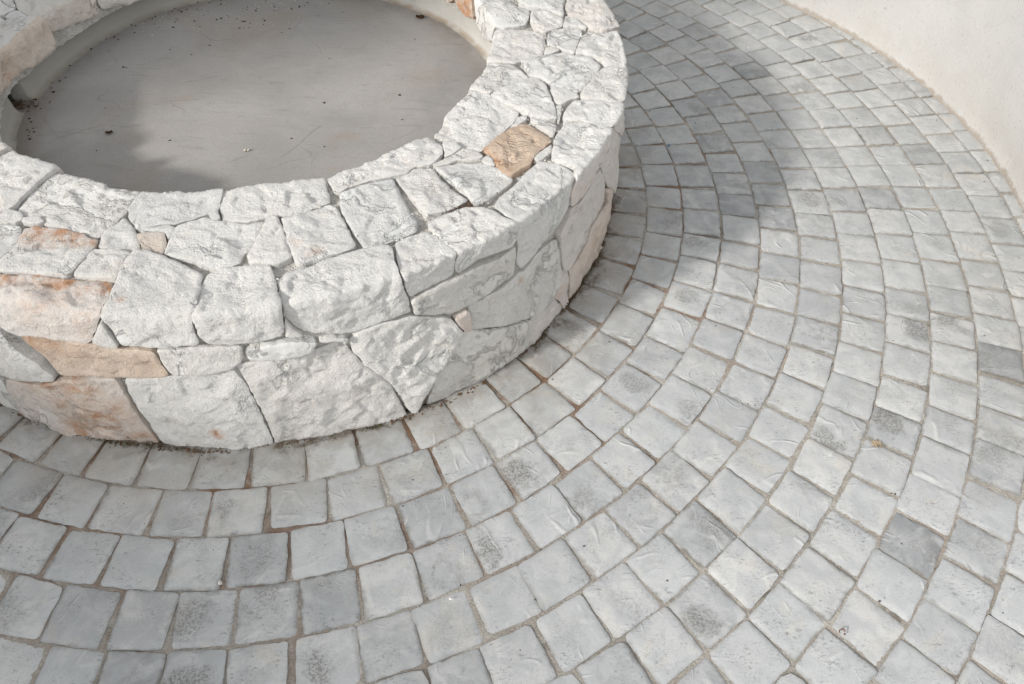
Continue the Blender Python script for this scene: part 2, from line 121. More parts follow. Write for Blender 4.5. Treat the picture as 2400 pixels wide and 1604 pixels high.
JOINTS={0:[-1.9598,-1.8519,-1.7477,-1.6422,-1.5319,-1.4226,-1.3084,-1.1981,-1.0862,-0.9786,-0.8641,-0.7608,-0.6542,-0.5413,-0.4352,-0.3181,-0.211,-0.1098,0.002,0.1025,0.2151],
1:[-1.8944,-1.7858,-1.6866,-1.5806,-1.484,-1.3799,-1.2727,-1.1665,-1.0609,-0.9582,-0.8612,-0.7577,-0.6616,-0.5587,-0.4543,-0.3616,-0.2663,-0.1764,-0.0734,0.0169,0.1155,0.2067,0.2953],
2:[-1.8053,-1.7124,-1.622,-1.5263,-1.4388,-1.3423,-1.2496,-1.1568,-1.06,-0.9659,-0.8739,-0.7822,-0.6914,-0.6002,-0.5132,-0.4146,-0.3269,-0.2384,-0.156,-0.0622,0.0188,0.111,0.1989,0.2831,0.3685,0.4553],
3:[-1.7465,-1.667,-1.5797,-1.499,-1.4138,-1.3276,-1.2417,-1.158,-1.0709,-0.9879,-0.9041,-0.8173,-0.7413,-0.6558,-0.5704,-0.4861,-0.4072,-0.3235,-0.2358,-0.163,-0.078,-0.0029,0.0789,0.1567,0.2354,0.3094,0.3903],
4:[-1.6472,-1.5727,-1.4959,-1.4177,-1.3378,-1.2575,-1.1801,-1.1021,-1.0233,-0.9441,-0.8667,-0.7877,-0.7114,-0.6327,-0.5589,-0.4814,-0.4063,-0.3289,-0.2518,-0.1757,-0.1049,-0.0313,0.0423,0.1176,0.1893,0.2654,0.3365,0.4051,0.4696],
5:[-1.1166,-1.0424,-0.9707,-0.8962,-0.8256,-0.7532,-0.6802,-0.6079,-0.538,-0.4645,-0.393,-0.3233,-0.2535,-0.1806,-0.1141,-0.0471,0.0251,0.0939,0.162,0.2267,0.2919,0.3598,0.4244,0.4912,0.5611],
6:[-0.959,-0.8915,-0.8225,-0.7575,-0.6885,-0.6232,-0.5569,-0.4855,-0.4202,-0.3535,-0.2893,-0.2244,-0.16,-0.0936,-0.0314,0.033,0.0956,0.1551,0.2202,0.2874,0.3484,0.4129,0.4751,0.5366,0.5981],
7:[-0.895,-0.8302,-0.7681,-0.7038,-0.6405,-0.5784,-0.5137,-0.4538,-0.3924,-0.3289,-0.267,-0.2078,-0.143,-0.0811,-0.0179,0.0402,0.1012,0.1596,0.2171,0.2778,0.3398,0.3975,0.4492,0.5062,0.5719,0.6272],
8:[-0.8341,-0.7737,-0.7127,-0.6542,-0.5932,-0.5342,-0.4709,-0.4172,-0.3591,-0.2996,-0.2428,-0.1872,-0.1286,-0.0695,-0.0118,0.0445,0.1023,0.1574,0.2136,0.2721,0.322,0.3782,0.4348,0.4862,0.5435,0.5986,0.6582],
9:[-0.7297,-0.6736,-0.6163,-0.5599,-0.5021,-0.4435,-0.3874,-0.3347,-0.2778,-0.226,-0.1735,-0.1196,-0.0596,-0.0083,0.0451,0.1013,0.1574,0.2109,0.2661,0.32,0.3689,0.4217,0.4736,0.5209,0.5728,0.6245],
10:[-0.7018,-0.6507,-0.5961,-0.2324,-0.1805,-0.13,-0.0771,-0.0229,0.0271,0.0795,0.1331,0.1788,0.2295,0.2785,0.3265,0.3754,0.4231,0.4746,0.5225,0.5762,0.6208],
11:[0.0353,0.0831,0.1351,0.1848,0.2315,0.2776,0.3269,0.3704,0.4181,0.4703]}
SPOTS={"blue_chip":[[1.287,0.248]],"twig_clump":[[1.689,-0.963]],"white_chip":[[0.182,-1.401],[0.67,-1.409]],"red_curl":[[1.49,-1.435]],"crumb":[[-0.054,-1.38],[-0.043,-1.4]],"crumbs2":[[0.819,-1.505],[0.759,-1.497],[0.848,-1.326],[1.132,-1.343],[2.334,-0.244],[2.292,-0.262],[2.005,-0.415],[1.975,-0.417],[1.926,-0.516],[2.102,-0.578],[2.219,0.803],[1.661,0.619],[1.813,0.75],[2.017,0.487],[1.672,1.134],[1.485,1.255],[1.951,-0.939],[1.386,-0.86],[1.369,-0.85],[1.847,-1.375],[1.853,-1.388],[1.858,-1.347],[1.829,-1.44],[1.586,-1.364],[1.599,-1.356]]}
FLOOR_SPOTS={"notch":[[-0.714,-0.114],[-0.709,-0.164]],"litter":[[-0.711,-0.147],[-0.69,-0.145]],"seedfield":[[-0.502,0.412],[-0.212,0.414],[-0.052,0.602],[-0.423,0.528],[-0.154,0.527]],"leaf":[[-0.395,-0.244],[0.392,0.512]],"pebble":[[0.001,-0.291]],"crumbs":[[-0.22,-0.261],[-0.381,0.221],[-0.305,0.197],[-0.456,-0.121],[-0.487,0.104],[-0.476,0.1],[-0.165,-0.069],[0.169,-0.035],[0.113,-0.221],[0.213,-0.252],[0.134,0.218],[0.041,0.492],[-0.368,0.481],[-0.678,-0.011],[-0.696,-0.039],[-0.637,-0.298],[-0.688,-0.216],[-0.565,0.265],[-0.531,0.316],[-0.569,0.194],[0.391,0.368],[0.382,0.124],[0.529,0.146],[0.387,0.028],[0.412,-0.1],[0.618,0.272],[-0.4,-0.324]]}
DARK=[[1.464,0.287,0.75,0.2],[1.561,0.182,0.45,0.4],[1.429,-0.069,0.5,0.3],[1.412,-0.185,0.25,0.9],[1.6,-0.087,0.5,0.5],[1.471,0.577,0.35,0.1],[1.732,0.852,0.5,0.1],[1.691,0.815,0.45,0.1],[1.742,0.377,0.35,0.1],[1.128,-0.083,0.6,0.1],[1.678,0.641,0.3,0.2],[1.612,0.091,0.35,0.4],[1.888,0.338,0.2,0.3],[2.063,0.353,0.35,0.3],[2.166,0.285,0.3,0.6],[1.85,-0.002,0.3,0.8],[1.944,0.028,0.35,0.3],[0.827,-1.091,0.1,1.0],[1.71,-1.23,0.55,0.5],[1.218,-1.406,0.2,1.0],[1.224,-1.247,0.3,0.6],[2.094,-0.674,0.5,0.5],[1.605,-0.632,0.2,0.8],[1.642,-0.886,0.1,0.8],[1.747,-0.919,0.25,0.9],[0.19,-1.566,0.15,1.0],[0.159,-1.466,0.1,0.7],[0.287,-1.451,0.2,0.6],[0.617,-1.311,0.1,0.8],[0.989,-1.11,0.15,0.7],[0.959,-1.1,0.15,0.6],[-0.264,-1.408,0.4,0.4],[-0.33,-1.189,0.25,0.5],[0.074,-1.571,0.35,0.4],[-0.122,-1.565,0.3,0.5],[-0.042,-1.468,0.2,0.4],[0.371,-1.428,0.3,0.3],[0.547,-1.136,0.1,0.6],[1.11,-1.543,0.35,0.5],[1.717,-1.489,0.4,0.5],[1.157,-1.042,0.15,0.4],[2.013,-1.026,0.35,0.4],[2.057,-0.86,0.3,0.5],[1.51,0.291,0.5,0.2],[1.515,-0.757,0.1,0.5],[1.878,-0.449,0.1,0.4],[2.019,-0.439,0.15,0.3],[0.054,-1.22,0.05,0.3]]
RUST=[[-1.8592,0.3438,0.0432,"SO",0.8],[-1.7986,0.3291,0.0423,"SO",0.9],[-1.741,0.328,0.0364,"SO",1],[-1.7048,0.3351,0.0206,"SO",1],[-1.8395,0.4838,0.0322,"S30",1],[-1.7975,0.473,0.0317,"S30",1.1],[-1.7539,0.4654,0.0313,"S30",1.1],[-1.71,0.4596,0.0309,"S30",1.1],[-1.6656,0.4565,0.0305,"S30",1.1],[-1.6242,0.4588,0.0251,"S30",1],[-1.715,0.5382,0.0724,"S30",0.3],[-1.6397,0.5669,0.0614,"S30",0.25],[-0.6247,0.3221,0.0168,"S14",1.1],[-0.6347,0.3558,0.021,"S14",1.2],[-0.6426,0.3882,0.0209,"S14",1.3],[-0.6452,0.4102,0.0146,"S14",1.1],[-0.607,0.3009,0.0127,"S14",1],[-1.7969,0.6495,0.044,"S31",0.7],[-1.8173,0.6429,0.0331,"S31",0.7],[-1.7483,0.6439,0.0433,"S31",0.5],[-1.6844,0.6388,0.0425,"S31",0.3],[-1.742,0.7858,0.0511,"S33",0.8],[-1.819,0.8095,0.0467,"S33",0.6],[-1.7307,0.9088,0.0591,"S33",0.7],[-1.8066,0.8751,0.0357,"S33",0.4],[-1.6685,0.9821,0.0359,"S33",0.8],[-1.6335,0.9943,0.0239,"S33",0.8],[-1.8693,0.8073,0.0355,"S33",0.5],[-1.7939,0.9712,0.0551,"S33",0.7],[-1.6741,0.8552,0.0458,"S33",0.4],[-1.484,0.9285,0.0159,"S37",0.9],[0.6161,0.0883,0.0631,"S57",1.3],[0.587,0.1244,0.0626,"S57",1.3],[0.5556,0.0776,0.0373,"S57",1.1],[0.6711,0.1083,0.0399,"c57c",1],[0.7597,0.0783,0.0326,"c57c",0.9],[-1.1922,0.4065,0.0152,"S8",0.55],[-1.2214,0.3756,0.0095,"S8",0.6],[-1.2342,0.3589,0.0076,"S8",0.5],[-1.5757,0.5001,0.0099,"S29",0.4],[-0.7455,0.7203,0.0109,"S41",0.4],[-0.6045,0.8829,0.0357,"S46",0.4],[-0.3691,0.8757,0.0317,"S45",0.35],[1.1848,-0.0621,0.0211,"S53",0.2],[-3.7997,0.0472,0.0361,"T6",0.5],[-2.9106,0.1074,0.0613,"T2",0.3]]

# ---------------------------------------------------------------- object helpers
def link(o,parent=None):
    COL.objects.link(o)
    if parent is not None: o.parent=parent
    return o
def tag(o,label=None,cat=None,group=None,kind=None):
    for k,v in (('label',label),('category',cat),('group',group),('kind',kind)):
        if v: o[k]=v
    return o
def empty(name,loc=(0,0,0)):
    o=bpy.data.objects.new(name,None); o.location=loc; o.empty_display_size=.1
    return link(o)
def mesh_obj(name,verts,faces,mat,parent=None,smooth=True,attrs=None):
    me=bpy.data.meshes.new(name)
    me.from_pydata([tuple(v) for v in verts],[],[tuple(f) for f in faces])
    me.validate()
    if smooth: me.polygons.foreach_set('use_smooth',[True]*len(me.polygons))
    for nm,(typ,data) in (attrs or {}).items():
        at=me.attributes.new(nm,typ,'POINT')
        at.data.foreach_set('color' if typ=='FLOAT_COLOR' else ('vector' if typ=='FLOAT_VECTOR' else 'value'),np.asarray(data,dtype=np.float32).ravel())
    me.materials.append(mat); me.update()
    return link(bpy.data.objects.new(name,me),parent)
def fbm(p,octv=4,h=.9): return noise.fractal(p,h,2.0,octv,noise_basis='PERLIN_ORIGINAL')

# ---------------------------------------------------------------- node helpers
class NT:
    def __init__(s,name):
        s.m=bpy.data.materials.new(name); s.m.use_nodes=True; s.t=s.m.node_tree; s.n=s.t.nodes; s.l=s.t.links
        s.b=s.n['Principled BSDF']; s.tc=s.n.new('ShaderNodeTexCoord'); s.co=s.tc.outputs['Object']
    def put(s,sock,v):
        if isinstance(v,bpy.types.NodeSocket): s.l.new(v,sock)
        elif isinstance(v,(tuple,list)) and len(v)==3 and sock.type=='RGBA': sock.default_value=(*v,1)
        else: sock.default_value=v
    def noise(s,scale,detail=4,rough=.55,dist=0,vec=None,out='Fac'):
        n=s.n.new('ShaderNodeTexNoise'); s.put(n.inputs['Vector'],vec if vec is not None else s.co)
        n.inputs['Scale'].default_value=scale; n.inputs['Detail'].default_value=detail
        n.inputs['Roughness'].default_value=rough; n.inputs['Distortion'].default_value=dist
        return n.outputs[0 if out=='Fac' else 1]
    def voro(s,scale,feature='F1',vec=None,rnd=1,out=0):
        n=s.n.new('ShaderNodeTexVoronoi'); n.feature=feature; s.put(n.inputs['Vector'],vec if vec is not None else s.co)
        n.inputs['Scale'].default_value=scale; n.inputs['Randomness'].default_value=rnd
        return n.outputs[out]
    def ramp(s,v,a,b,lo=0.,hi=1.,smooth=True):
        n=s.n.new('ShaderNodeMapRange'); n.interpolation_type='SMOOTHSTEP' if smooth else 'LINEAR'
        s.put(n.inputs[0],v)
        for i,x in ((1,a),(2,b),(3,lo),(4,hi)): s.put(n.inputs[i],x)
        return n.outputs[0]
    def math(s,op,a,b=0.,c=None):
        n=s.n.new('ShaderNodeMath'); n.operation=op; s.put(n.inputs[0],a); s.put(n.inputs[1],b)
        if c is not None: s.put(n.inputs[2],c)
        return n.outputs[0]
    def vmath(s,op,a,b=(0,0,0)):
        n=s.n.new('ShaderNodeVectorMath'); n.operation=op; s.put(n.inputs[0],a); s.put(n.inputs[1],b)
        return n.outputs[1 if op in('LENGTH','DOT_PRODUCT','DISTANCE') else 0]
    def scale(s,v,k):
        n=s.n.new('ShaderNodeVectorMath'); n.operation='SCALE'; s.put(n.inputs[0],v); s.put(n.inputs[3],k); return n.outputs[0]
    def mix(s,f,a,b,mode='MIX'):
        n=s.n.new('ShaderNodeMix'); n.data_type='RGBA'; n.blend_type=mode; n.clamp_factor=True
        s.put(n.inputs[0],f); s.put(n.inputs[6],a); s.put(n.inputs[7],b); return n.outputs[2]
    def attr(s,name):
        n=s.n.new('ShaderNodeAttribute'); n.attribute_name=name; return n
    def sep(s,v):
        n=s.n.new('ShaderNodeSeparateXYZ'); s.put(n.inputs[0],v); return n.outputs
    def sepc(s,v):
        n=s.n.new('ShaderNodeSeparateColor'); s.put(n.inputs[0],v); return n.outputs
    def comb(s,x,y,z):
        n=s.n.new('ShaderNodeCombineXYZ'); s.put(n.inputs[0],x); s.put(n.inputs[1],y); s.put(n.inputs[2],z); return n.outputs[0]
    def bump(s,h,strength=.5,dist=.004,normal=None):
        n=s.n.new('ShaderNodeBump'); n.inputs['Strength'].default_value=strength; n.inputs['Distance'].default_value=dist
        s.put(n.inputs['Height'],h)
        if normal is not None: s.put(n.inputs['Normal'],normal)
        return n.outputs[0]
    def done(s,col,rough=.85,normal=None,spec=.3):
        s.put(s.b.inputs['Base Color'],col); s.put(s.b.inputs['Roughness'],rough)
        s.b.inputs['Specular IOR Level'].default_value=spec
        if normal is not None: s.put(s.b.inputs['Normal'],normal)
        return s.m

# ---------------------------------------------------------------- materials
def mat_stone():
    t=NT('limestone'); a=t.sepc(t.attr('tint').outputs['Color']); g=t.sepc(t.attr('shade').outputs['Color'])
    co=t.vmath('ADD',t.co,t.scale(t.comb(g[2],t.math('MULTIPLY',g[2],5.3),t.math('MULTIPLY',g[2],2.9)),31.))   # every block cut from another place
    c=t.mix(t.ramp(t.noise(7,5,.6,.4,vec=co),.36,.66),(.76,.742,.705),(.70,.685,.655))
    c=t.mix(t.math('MULTIPLY',t.ramp(t.noise(9,4,.6,1.,vec=t.vmath('ADD',co,(5,3,1))),.54,.72),.42),c,(.67,.605,.53))
    # old smooth faces (grey) against freshly bruised ones (white, rough)
    nm=t.noise(6.5,7,.66,.5,vec=co)
    lo=t.math('SUBTRACT',.585,t.math('MULTIPLY',g[0],.30))
    m=t.ramp(nm,lo,t.math('ADD',lo,.06))
    c=t.mix(t.math('MULTIPLY',m,.70),c,t.mix(t.noise(15,4,.6,vec=co),(.56,.56,.54),(.49,.495,.475)))
    c=t.mix(t.math('MULTIPLY',g[1],t.ramp(t.noise(8,5,.65,.6,vec=co),.3,.62,.35,1)),c,(.52,.475,.40))
    c=t.mix(t.math('MULTIPLY',a[2],t.ramp(t.noise(9,6,.7,.5,vec=co),.32,.62,.25,.9)),c,(.68,.54,.455))
    c=t.mix(t.ramp(g[2],.0,1.,0,.30),c,t.mix(t.math('FRACT',t.math('MULTIPLY',g[2],7.7)),(.66,.60,.53),(.58,.595,.59)))
    tan=t.mix(t.ramp(t.noise(14,6,.68,vec=co),.35,.65),(.665,.52,.40),(.56,.415,.30))
    c=t.mix(t.math('MULTIPLY',a[1],t.ramp(t.noise(9,5,.6,vec=co),.25,.55,.7,1)),c,tan)
    rn=t.ramp(t.noise(30,9,.78,.3,vec=co),.36,.62,.0,1.2)
    c=t.mix(t.math('MULTIPLY',a[0],rn),c,t.mix(t.ramp(t.noise(36,5,.7),.3,.7),(.46,.215,.10),(.55,.36,.235)))
    gr=t.noise(85,7,.78,vec=co)
    rough=t.math('ADD',t.math('MULTIPLY',m,-.72),1.)
    c=t.mix(t.math('MULTIPLY',t.ramp(gr,.52,.70,0,.42),rough),c,(.40,.395,.38))
    c=t.mix(t.ramp(t.noise(300,3,.7,vec=co),.42,.7,0,.36),c,(.42,.415,.40))
    c=t.mix(t.math('MULTIPLY',t.ramp(t.noise(130,3,.7,vec=t.vmath('ADD',co,(3,3,3))),.655,.72),.6),c,(.27,.26,.24))
    st=t.vmath('MULTIPLY',t.vmath('ADD',co,t.scale(t.noise(5,3,out='Color'),.2)),(30,30,120))
    h=t.math('ADD',t.math('MULTIPLY',gr,.80),t.math('MULTIPLY',t.noise(30,6,.62,vec=co),.62))
    h=t.math('ADD',h,t.math('MULTIPLY',t.noise(1,4,.6,.2,vec=st),.12))
    h=t.math('ADD',h,t.math('MULTIPLY',t.noise(240,4,.75,vec=co),.30))
    h=t.math('MULTIPLY',h,rough)
    h=t.math('SUBTRACT',h,t.math('MULTIPLY',m,.04))
    for sc,lev,k in ((6,.52,.26),):      # edges of broken-off flakes
        q=t.noise(sc,6,.62,.4,vec=t.vmath('ADD',co,(sc,2,sc)))
        h=t.math('SUBTRACT',h,t.math('MULTIPLY',t.ramp(q,lev,lev+.06),k))
    n=t.bump(h,1.,.0085)
    return t.done(c,.95,n,.12)
def mat_mortar_core():
    t=NT('lime_mortar')
    c=t.mix(t.ramp(t.noise(14,6,.65),.35,.65),(.56,.54,.50),(.42,.40,.365))
    c=t.mix(t.ramp(t.noise(70,6,.7),.54,.70,0,.8),c,(.20,.175,.145))
    z=t.sep(t.co)[2]
    c=t.mix(t.math('MULTIPLY',t.ramp(z,.0,.05,1,0),t.ramp(t.noise(22,5,.6),.3,.6)),c,(.13,.095,.06))
    h=t.math('ADD',t.noise(60,7,.7),t.math('MULTIPLY',t.voro(160),.5))
    return t.done(c,.95,t.bump(h,.9,.008),.1)
FZ_=.285
def mat_concrete():
    t=NT('basin_concrete')
    c=t.mix(t.ramp(t.noise(3.2,5,.6,.8),.36,.66),(0.317,0.299,0.277),(0.275,0.263,0.247))
    c=t.mix(t.math('MULTIPLY',t.ramp(t.noise(2.2,4,.6,1.,vec=t.vmath('ADD',t.co,(3,1,7))),.50,.68),.6),c,(0.360,0.342,0.317))
    c=t.mix(t.math('MULTIPLY',t.ramp(t.noise(2.6,4,.55,.6,vec=t.vmath('ADD',t.co,(9,4,2))),.54,.66),.45),c,(0.288,0.241,0.194))
    st=t.vmath('MULTIPLY',t.co,(9,60,20))
    c=t.mix(t.ramp(t.noise(1,6,.7,.5,vec=st),.54,.70,0,.42),c,(0.187,0.184,0.180))
    c=t.mix(t.ramp(t.noise(42,7,.8),.575,.70,0,.55),c,(0.173,0.162,0.148))
    c=t.mix(t.ramp(t.noise(240,3,.6),.35,.7,0,.3),c,(0.194,0.187,0.176))
    # faint trowel scratches
    w=t.vmath('ADD',t.co,t.scale(t.noise(3,2,out='Color'),.3))
    cr=t.ramp(t.voro(3.1,'DISTANCE_TO_EDGE',w),0,.012,1,0)
    c=t.mix(t.math('MULTIPLY',cr,t.ramp(t.noise(4,2),.5,.62,0,.35)),c,(0.144,0.140,0.137))
    for (ax,ay,bx,by) in ((.10,-.33,.19,-.13),(.02,-.30,-.06,-.36),(-.30,.02,-.16,.10)):   # long scratches
        p=t.vmath('SUBTRACT',t.vmath('ADD',t.co,t.scale(t.noise(8,3,out='Color'),.03)),(ax+.015,ay+.015,FZ_+.015)); L=math.hypot(bx-ax,by-ay); ux,uy=(bx-ax)/L,(by-ay)/L
        al=t.vmath('DOT_PRODUCT',p,(ux,uy,0)); ac=t.math('ABSOLUTE',t.vmath('DOT_PRODUCT',p,(-uy,ux,0)))
        mk=t.math('MULTIPLY',t.ramp(ac,.0012,.0045,1,0),t.math('MULTIPLY',t.ramp(al,-.01,.04),t.ramp(al,L,L-.04)))
        c=t.mix(t.math('MULTIPLY',mk,t.ramp(t.noise(30,4),.35,.6,.1,.6)),c,(0.184,0.175,0.160))
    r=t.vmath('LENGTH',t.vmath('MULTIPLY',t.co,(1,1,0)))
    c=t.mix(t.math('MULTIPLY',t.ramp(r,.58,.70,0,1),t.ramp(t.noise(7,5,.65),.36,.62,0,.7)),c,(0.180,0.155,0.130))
    h=t.math('ADD',t.noise(22,6,.6),t.math('MULTIPLY',t.noise(160,4),.2))
    return t.done(c,.8,t.bump(h,.35,.004),.25)
def mat_lip():
    t=NT('lip_render')
    c=t.mix(t.ramp(t.noise(6,5,.6),.35,.65),(.46,.445,.41),(.40,.385,.355))
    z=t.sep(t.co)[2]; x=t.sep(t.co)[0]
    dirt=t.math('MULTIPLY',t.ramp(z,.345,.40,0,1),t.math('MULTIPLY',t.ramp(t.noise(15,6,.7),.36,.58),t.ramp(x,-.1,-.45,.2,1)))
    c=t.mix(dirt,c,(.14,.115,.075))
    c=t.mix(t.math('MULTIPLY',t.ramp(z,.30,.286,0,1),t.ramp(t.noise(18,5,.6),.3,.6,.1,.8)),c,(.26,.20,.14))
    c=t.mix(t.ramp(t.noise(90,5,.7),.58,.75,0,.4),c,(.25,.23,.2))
    c=t.mix(t.ramp(x,-.1,-.5,0,.7),c,(.27,.262,.225))  # leftward darkening paints shade, with some dirt, into the lip colour
    return t.done(c,.85,t.bump(t.noise(45,7,.65),.5,.005),.2)
def mat_paver():
    t=NT('cast_paver'); pv=t.sepc(t.attr('pv').outputs['Color']); loc=t.sep(t.attr('loc').outputs['Vector'])
    dk,bl,rn=pv[0],pv[1],pv[2]
    off=t.scale(t.comb(rn,t.math('MULTIPLY',rn,7.3),t.math('MULTIPLY',rn,3.1)),37.)
    co=t.vmath('ADD',t.co,off)
    c=t.mix(t.ramp(t.math('FRACT',t.math('MULTIPLY',rn,5.7)),.0,1.),(.475,.483,.474),(.53,.528,.51))
    c=t.mix(t.math('MULTIPLY',t.ramp(t.math('FRACT',t.math('MULTIPLY',rn,13.7)),.55,1.),.45),c,(.385,.392,.39))
    c=t.mix(t.ramp(t.noise(17,6,.66,.8,vec=co),.38,.62,0,.62),c,(.385,.398,.40))
    c=t.mix(t.ramp(t.noise(11,4,.55,1.,vec=t.vmath('ADD',co,(3,8,1))),.56,.72,0,.38),c,(.56,.505,.425))
    # dark slate-grey pavers, also setts darkened as the basin's shadow
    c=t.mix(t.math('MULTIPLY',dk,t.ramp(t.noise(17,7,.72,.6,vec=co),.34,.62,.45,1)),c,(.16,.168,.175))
    # weathered blotches, broken up into specks
    x,y=loc[0],loc[1]
    ox=t.math('MULTIPLY',t.math('SUBTRACT',t.math('FRACT',t.math('MULTIPLY',rn,31.3)),.5),1.15); oy=t.math('MULTIPLY',t.math('SUBTRACT',t.math('FRACT',t.math('MULTIPLY',rn,47.9)),.5),1.15)
    xx=t.math('SUBTRACT',x,ox); yy=t.math('MULTIPLY',t.math('SUBTRACT',y,oy),t.ramp(t.math('FRACT',t.math('MULTIPLY',rn,23.1)),0,1,.75,1.7))
    r=t.math('SQRT',t.math('ADD',t.math('MULTIPLY',xx,xx),t.math('MULTIPLY',yy,yy)))
    nb=t.noise(13,7,.7,.5,vec=co)
    rr=t.math('ADD',r,t.math('MULTIPLY',t.math('SUBTRACT',nb,.5),3.6))
    blob=t.ramp(rr,.25,.95,1,0)
    ring=t.math('MULTIPLY',t.ramp(rr,.25,.6,0,1),blob)
    pick=t.ramp(t.math('FRACT',t.math('MULTIPLY',rn,3.3)),.74,.76)
    blob=t.mix(pick,blob,ring)
    fine=t.noise(190,4,.75,vec=co)
    speck=t.ramp(fine,.44,.58)
    c=t.mix(t.math('MULTIPLY',t.math('MULTIPLY',bl,blob),t.math('ADD',t.math('MULTIPLY',speck,.70),.30)),c,(.165,.16,.145))
    # small scattered dark marks, drawn out in one direction, in loose drifts
    drift=t.ramp(t.noise(12,5,.62,.5,vec=t.vmath('ADD',co,(1,5,9))),.40,.68,.08,1)
    mk=t.math('MULTIPLY',t.ramp(t.noise(1,4,.7,.4,vec=t.vmath('MULTIPLY',co,(95,210,120))),.56,.66),drift)
    c=t.mix(t.math('MULTIPLY',mk,.85),c,(.20,.20,.195))
    mk2=t.math('MULTIPLY',t.ramp(t.noise(330,3,.7,vec=co),.54,.68),t.math('ADD',t.math('MULTIPLY',drift,.9),.28))
    c=t.mix(t.math('MULTIPLY',mk2,.75),c,(.22,.22,.215))
    # grime towards the joint
    e=t.math('MAXIMUM',t.math('ABSOLUTE',x),t.math('ABSOLUTE',y))
    ed=t.math('ADD',e,t.math('MULTIPLY',t.math('SUBTRACT',t.noise(34,6,.7,vec=co),.5),.50))
    gr=t.math('MULTIPLY',t.ramp(ed,.86,1.08),t.math('ADD',t.ramp(rn,.2,1.,.3,.8),t.math('MULTIPLY',dk,1.3)))
    c=t.mix(gr,c,(.17,.16,.14))
    c=t.mix(t.math('MULTIPLY',t.math('MULTIPLY',dk,t.ramp(ed,.35,.7,.5,0)),bl),c,(.42,.43,.44))
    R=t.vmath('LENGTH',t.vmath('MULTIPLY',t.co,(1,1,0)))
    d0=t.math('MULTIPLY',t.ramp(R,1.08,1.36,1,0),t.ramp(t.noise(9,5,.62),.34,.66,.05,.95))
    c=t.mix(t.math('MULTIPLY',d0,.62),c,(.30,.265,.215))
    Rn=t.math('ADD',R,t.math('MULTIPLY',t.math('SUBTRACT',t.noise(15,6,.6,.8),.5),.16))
    c=t.mix(t.ramp(Rn,1.10,1.135,.42,0),c,(.22,.20,.17))  # band round the basin foot: damp stain doubling as its painted shadow
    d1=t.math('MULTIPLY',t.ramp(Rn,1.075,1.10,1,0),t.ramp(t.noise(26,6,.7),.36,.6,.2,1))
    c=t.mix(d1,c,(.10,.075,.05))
    c=t.mix(t.ramp(t.noise(420,2,.6),.3,.7,0,.16),c,(.30,.30,.30))
    # moulded creases
    def crease(sc,seed,wd,st):
        an=t.math('MULTIPLY',t.math('FRACT',t.math('MULTIPLY',rn,seed)),6.283)
        p=t.vmath('ADD',co,t.scale(t.noise(6,2,.5,vec=co,out='Color'),.10))
        vr=t.n.new('ShaderNodeVectorRotate'); vr.rotation_type='Z_AXIS'; t.put(vr.inputs['Vector'],p); t.put(vr.inputs['Angle'],an)
        q=t.vmath('MULTIPLY',vr.outputs[0],(sc,sc*.30,1))
        rid=t.math('ABSOLUTE',t.math('SUBTRACT',t.noise(1,0,.4,vec=q),.5))
        return t.math('MULTIPLY',t.ramp(rid,0,wd,st,0),t.ramp(t.noise(11,2,vec=t.vmath('ADD',co,(4,4,seed))),.55,.68))
    crs=t.math('ADD',crease(17,3.7,.06,1.),crease(27,9.1,.05,.55))
    c=t.mix(t.math('MULTIPLY',crs,.28),c,(.62,.61,.585))
    h=t.math('ADD',t.math('MULTIPLY',crs,.7),t.math('MULTIPLY',t.noise(15,4,.5,vec=co),1.0))
    h=t.math('ADD',h,t.math('MULTIPLY',t.noise(110,5,.65,vec=co),.18))
    h=t.math('SUBTRACT',h,t.math('MULTIPLY',mk,.2))
    n=t.bump(h,.6,.005)
    return t.done(c,t.ramp(t.noise(20,4,vec=co),.3,.7,.5,.72),n,.32)
def mat_joint():
    t=NT('sandy_joint_mortar'); R=t.vmath('LENGTH',t.vmath('MULTIPLY',t.co,(1,1,0)))
    c=t.mix(t.ramp(t.noise(7,5,.65),.35,.65),(.45,.425,.38),(.37,.348,.31))
    c=t.mix(t.ramp(t.noise(3.2,4,.6),.5,.68,0,.4),c,(.42,.34,.275))
    c=t.mix(t.ramp(t.noise(11,6,.7,vec=t.vmath('ADD',t.co,(7,1,3))),.5,.62,0,.75),c,(.56,.54,.49))
    c=t.mix(t.ramp(t.noise(230,4,.7),.40,.66,0,.65),c,(.26,.22,.175))
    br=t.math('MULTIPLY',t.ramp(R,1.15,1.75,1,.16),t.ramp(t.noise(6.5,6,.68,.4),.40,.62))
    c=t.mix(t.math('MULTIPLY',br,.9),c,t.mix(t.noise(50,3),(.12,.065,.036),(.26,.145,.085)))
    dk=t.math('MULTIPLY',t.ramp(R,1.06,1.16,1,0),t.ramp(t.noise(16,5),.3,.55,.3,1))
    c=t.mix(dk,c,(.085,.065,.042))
    c=t.mix(t.math('MULTIPLY',t.ramp(t.noise(19,5,.65,vec=t.vmath('ADD',t.co,(2,2,2))),.56,.70),.6),c,(.11,.10,.08))
    h=t.math('ADD',t.noise(190,5,.7),t.math('MULTIPLY',t.noise(40,5),.9))
    return t.done(c,.95,t.bump(h,.9,.006),.1)
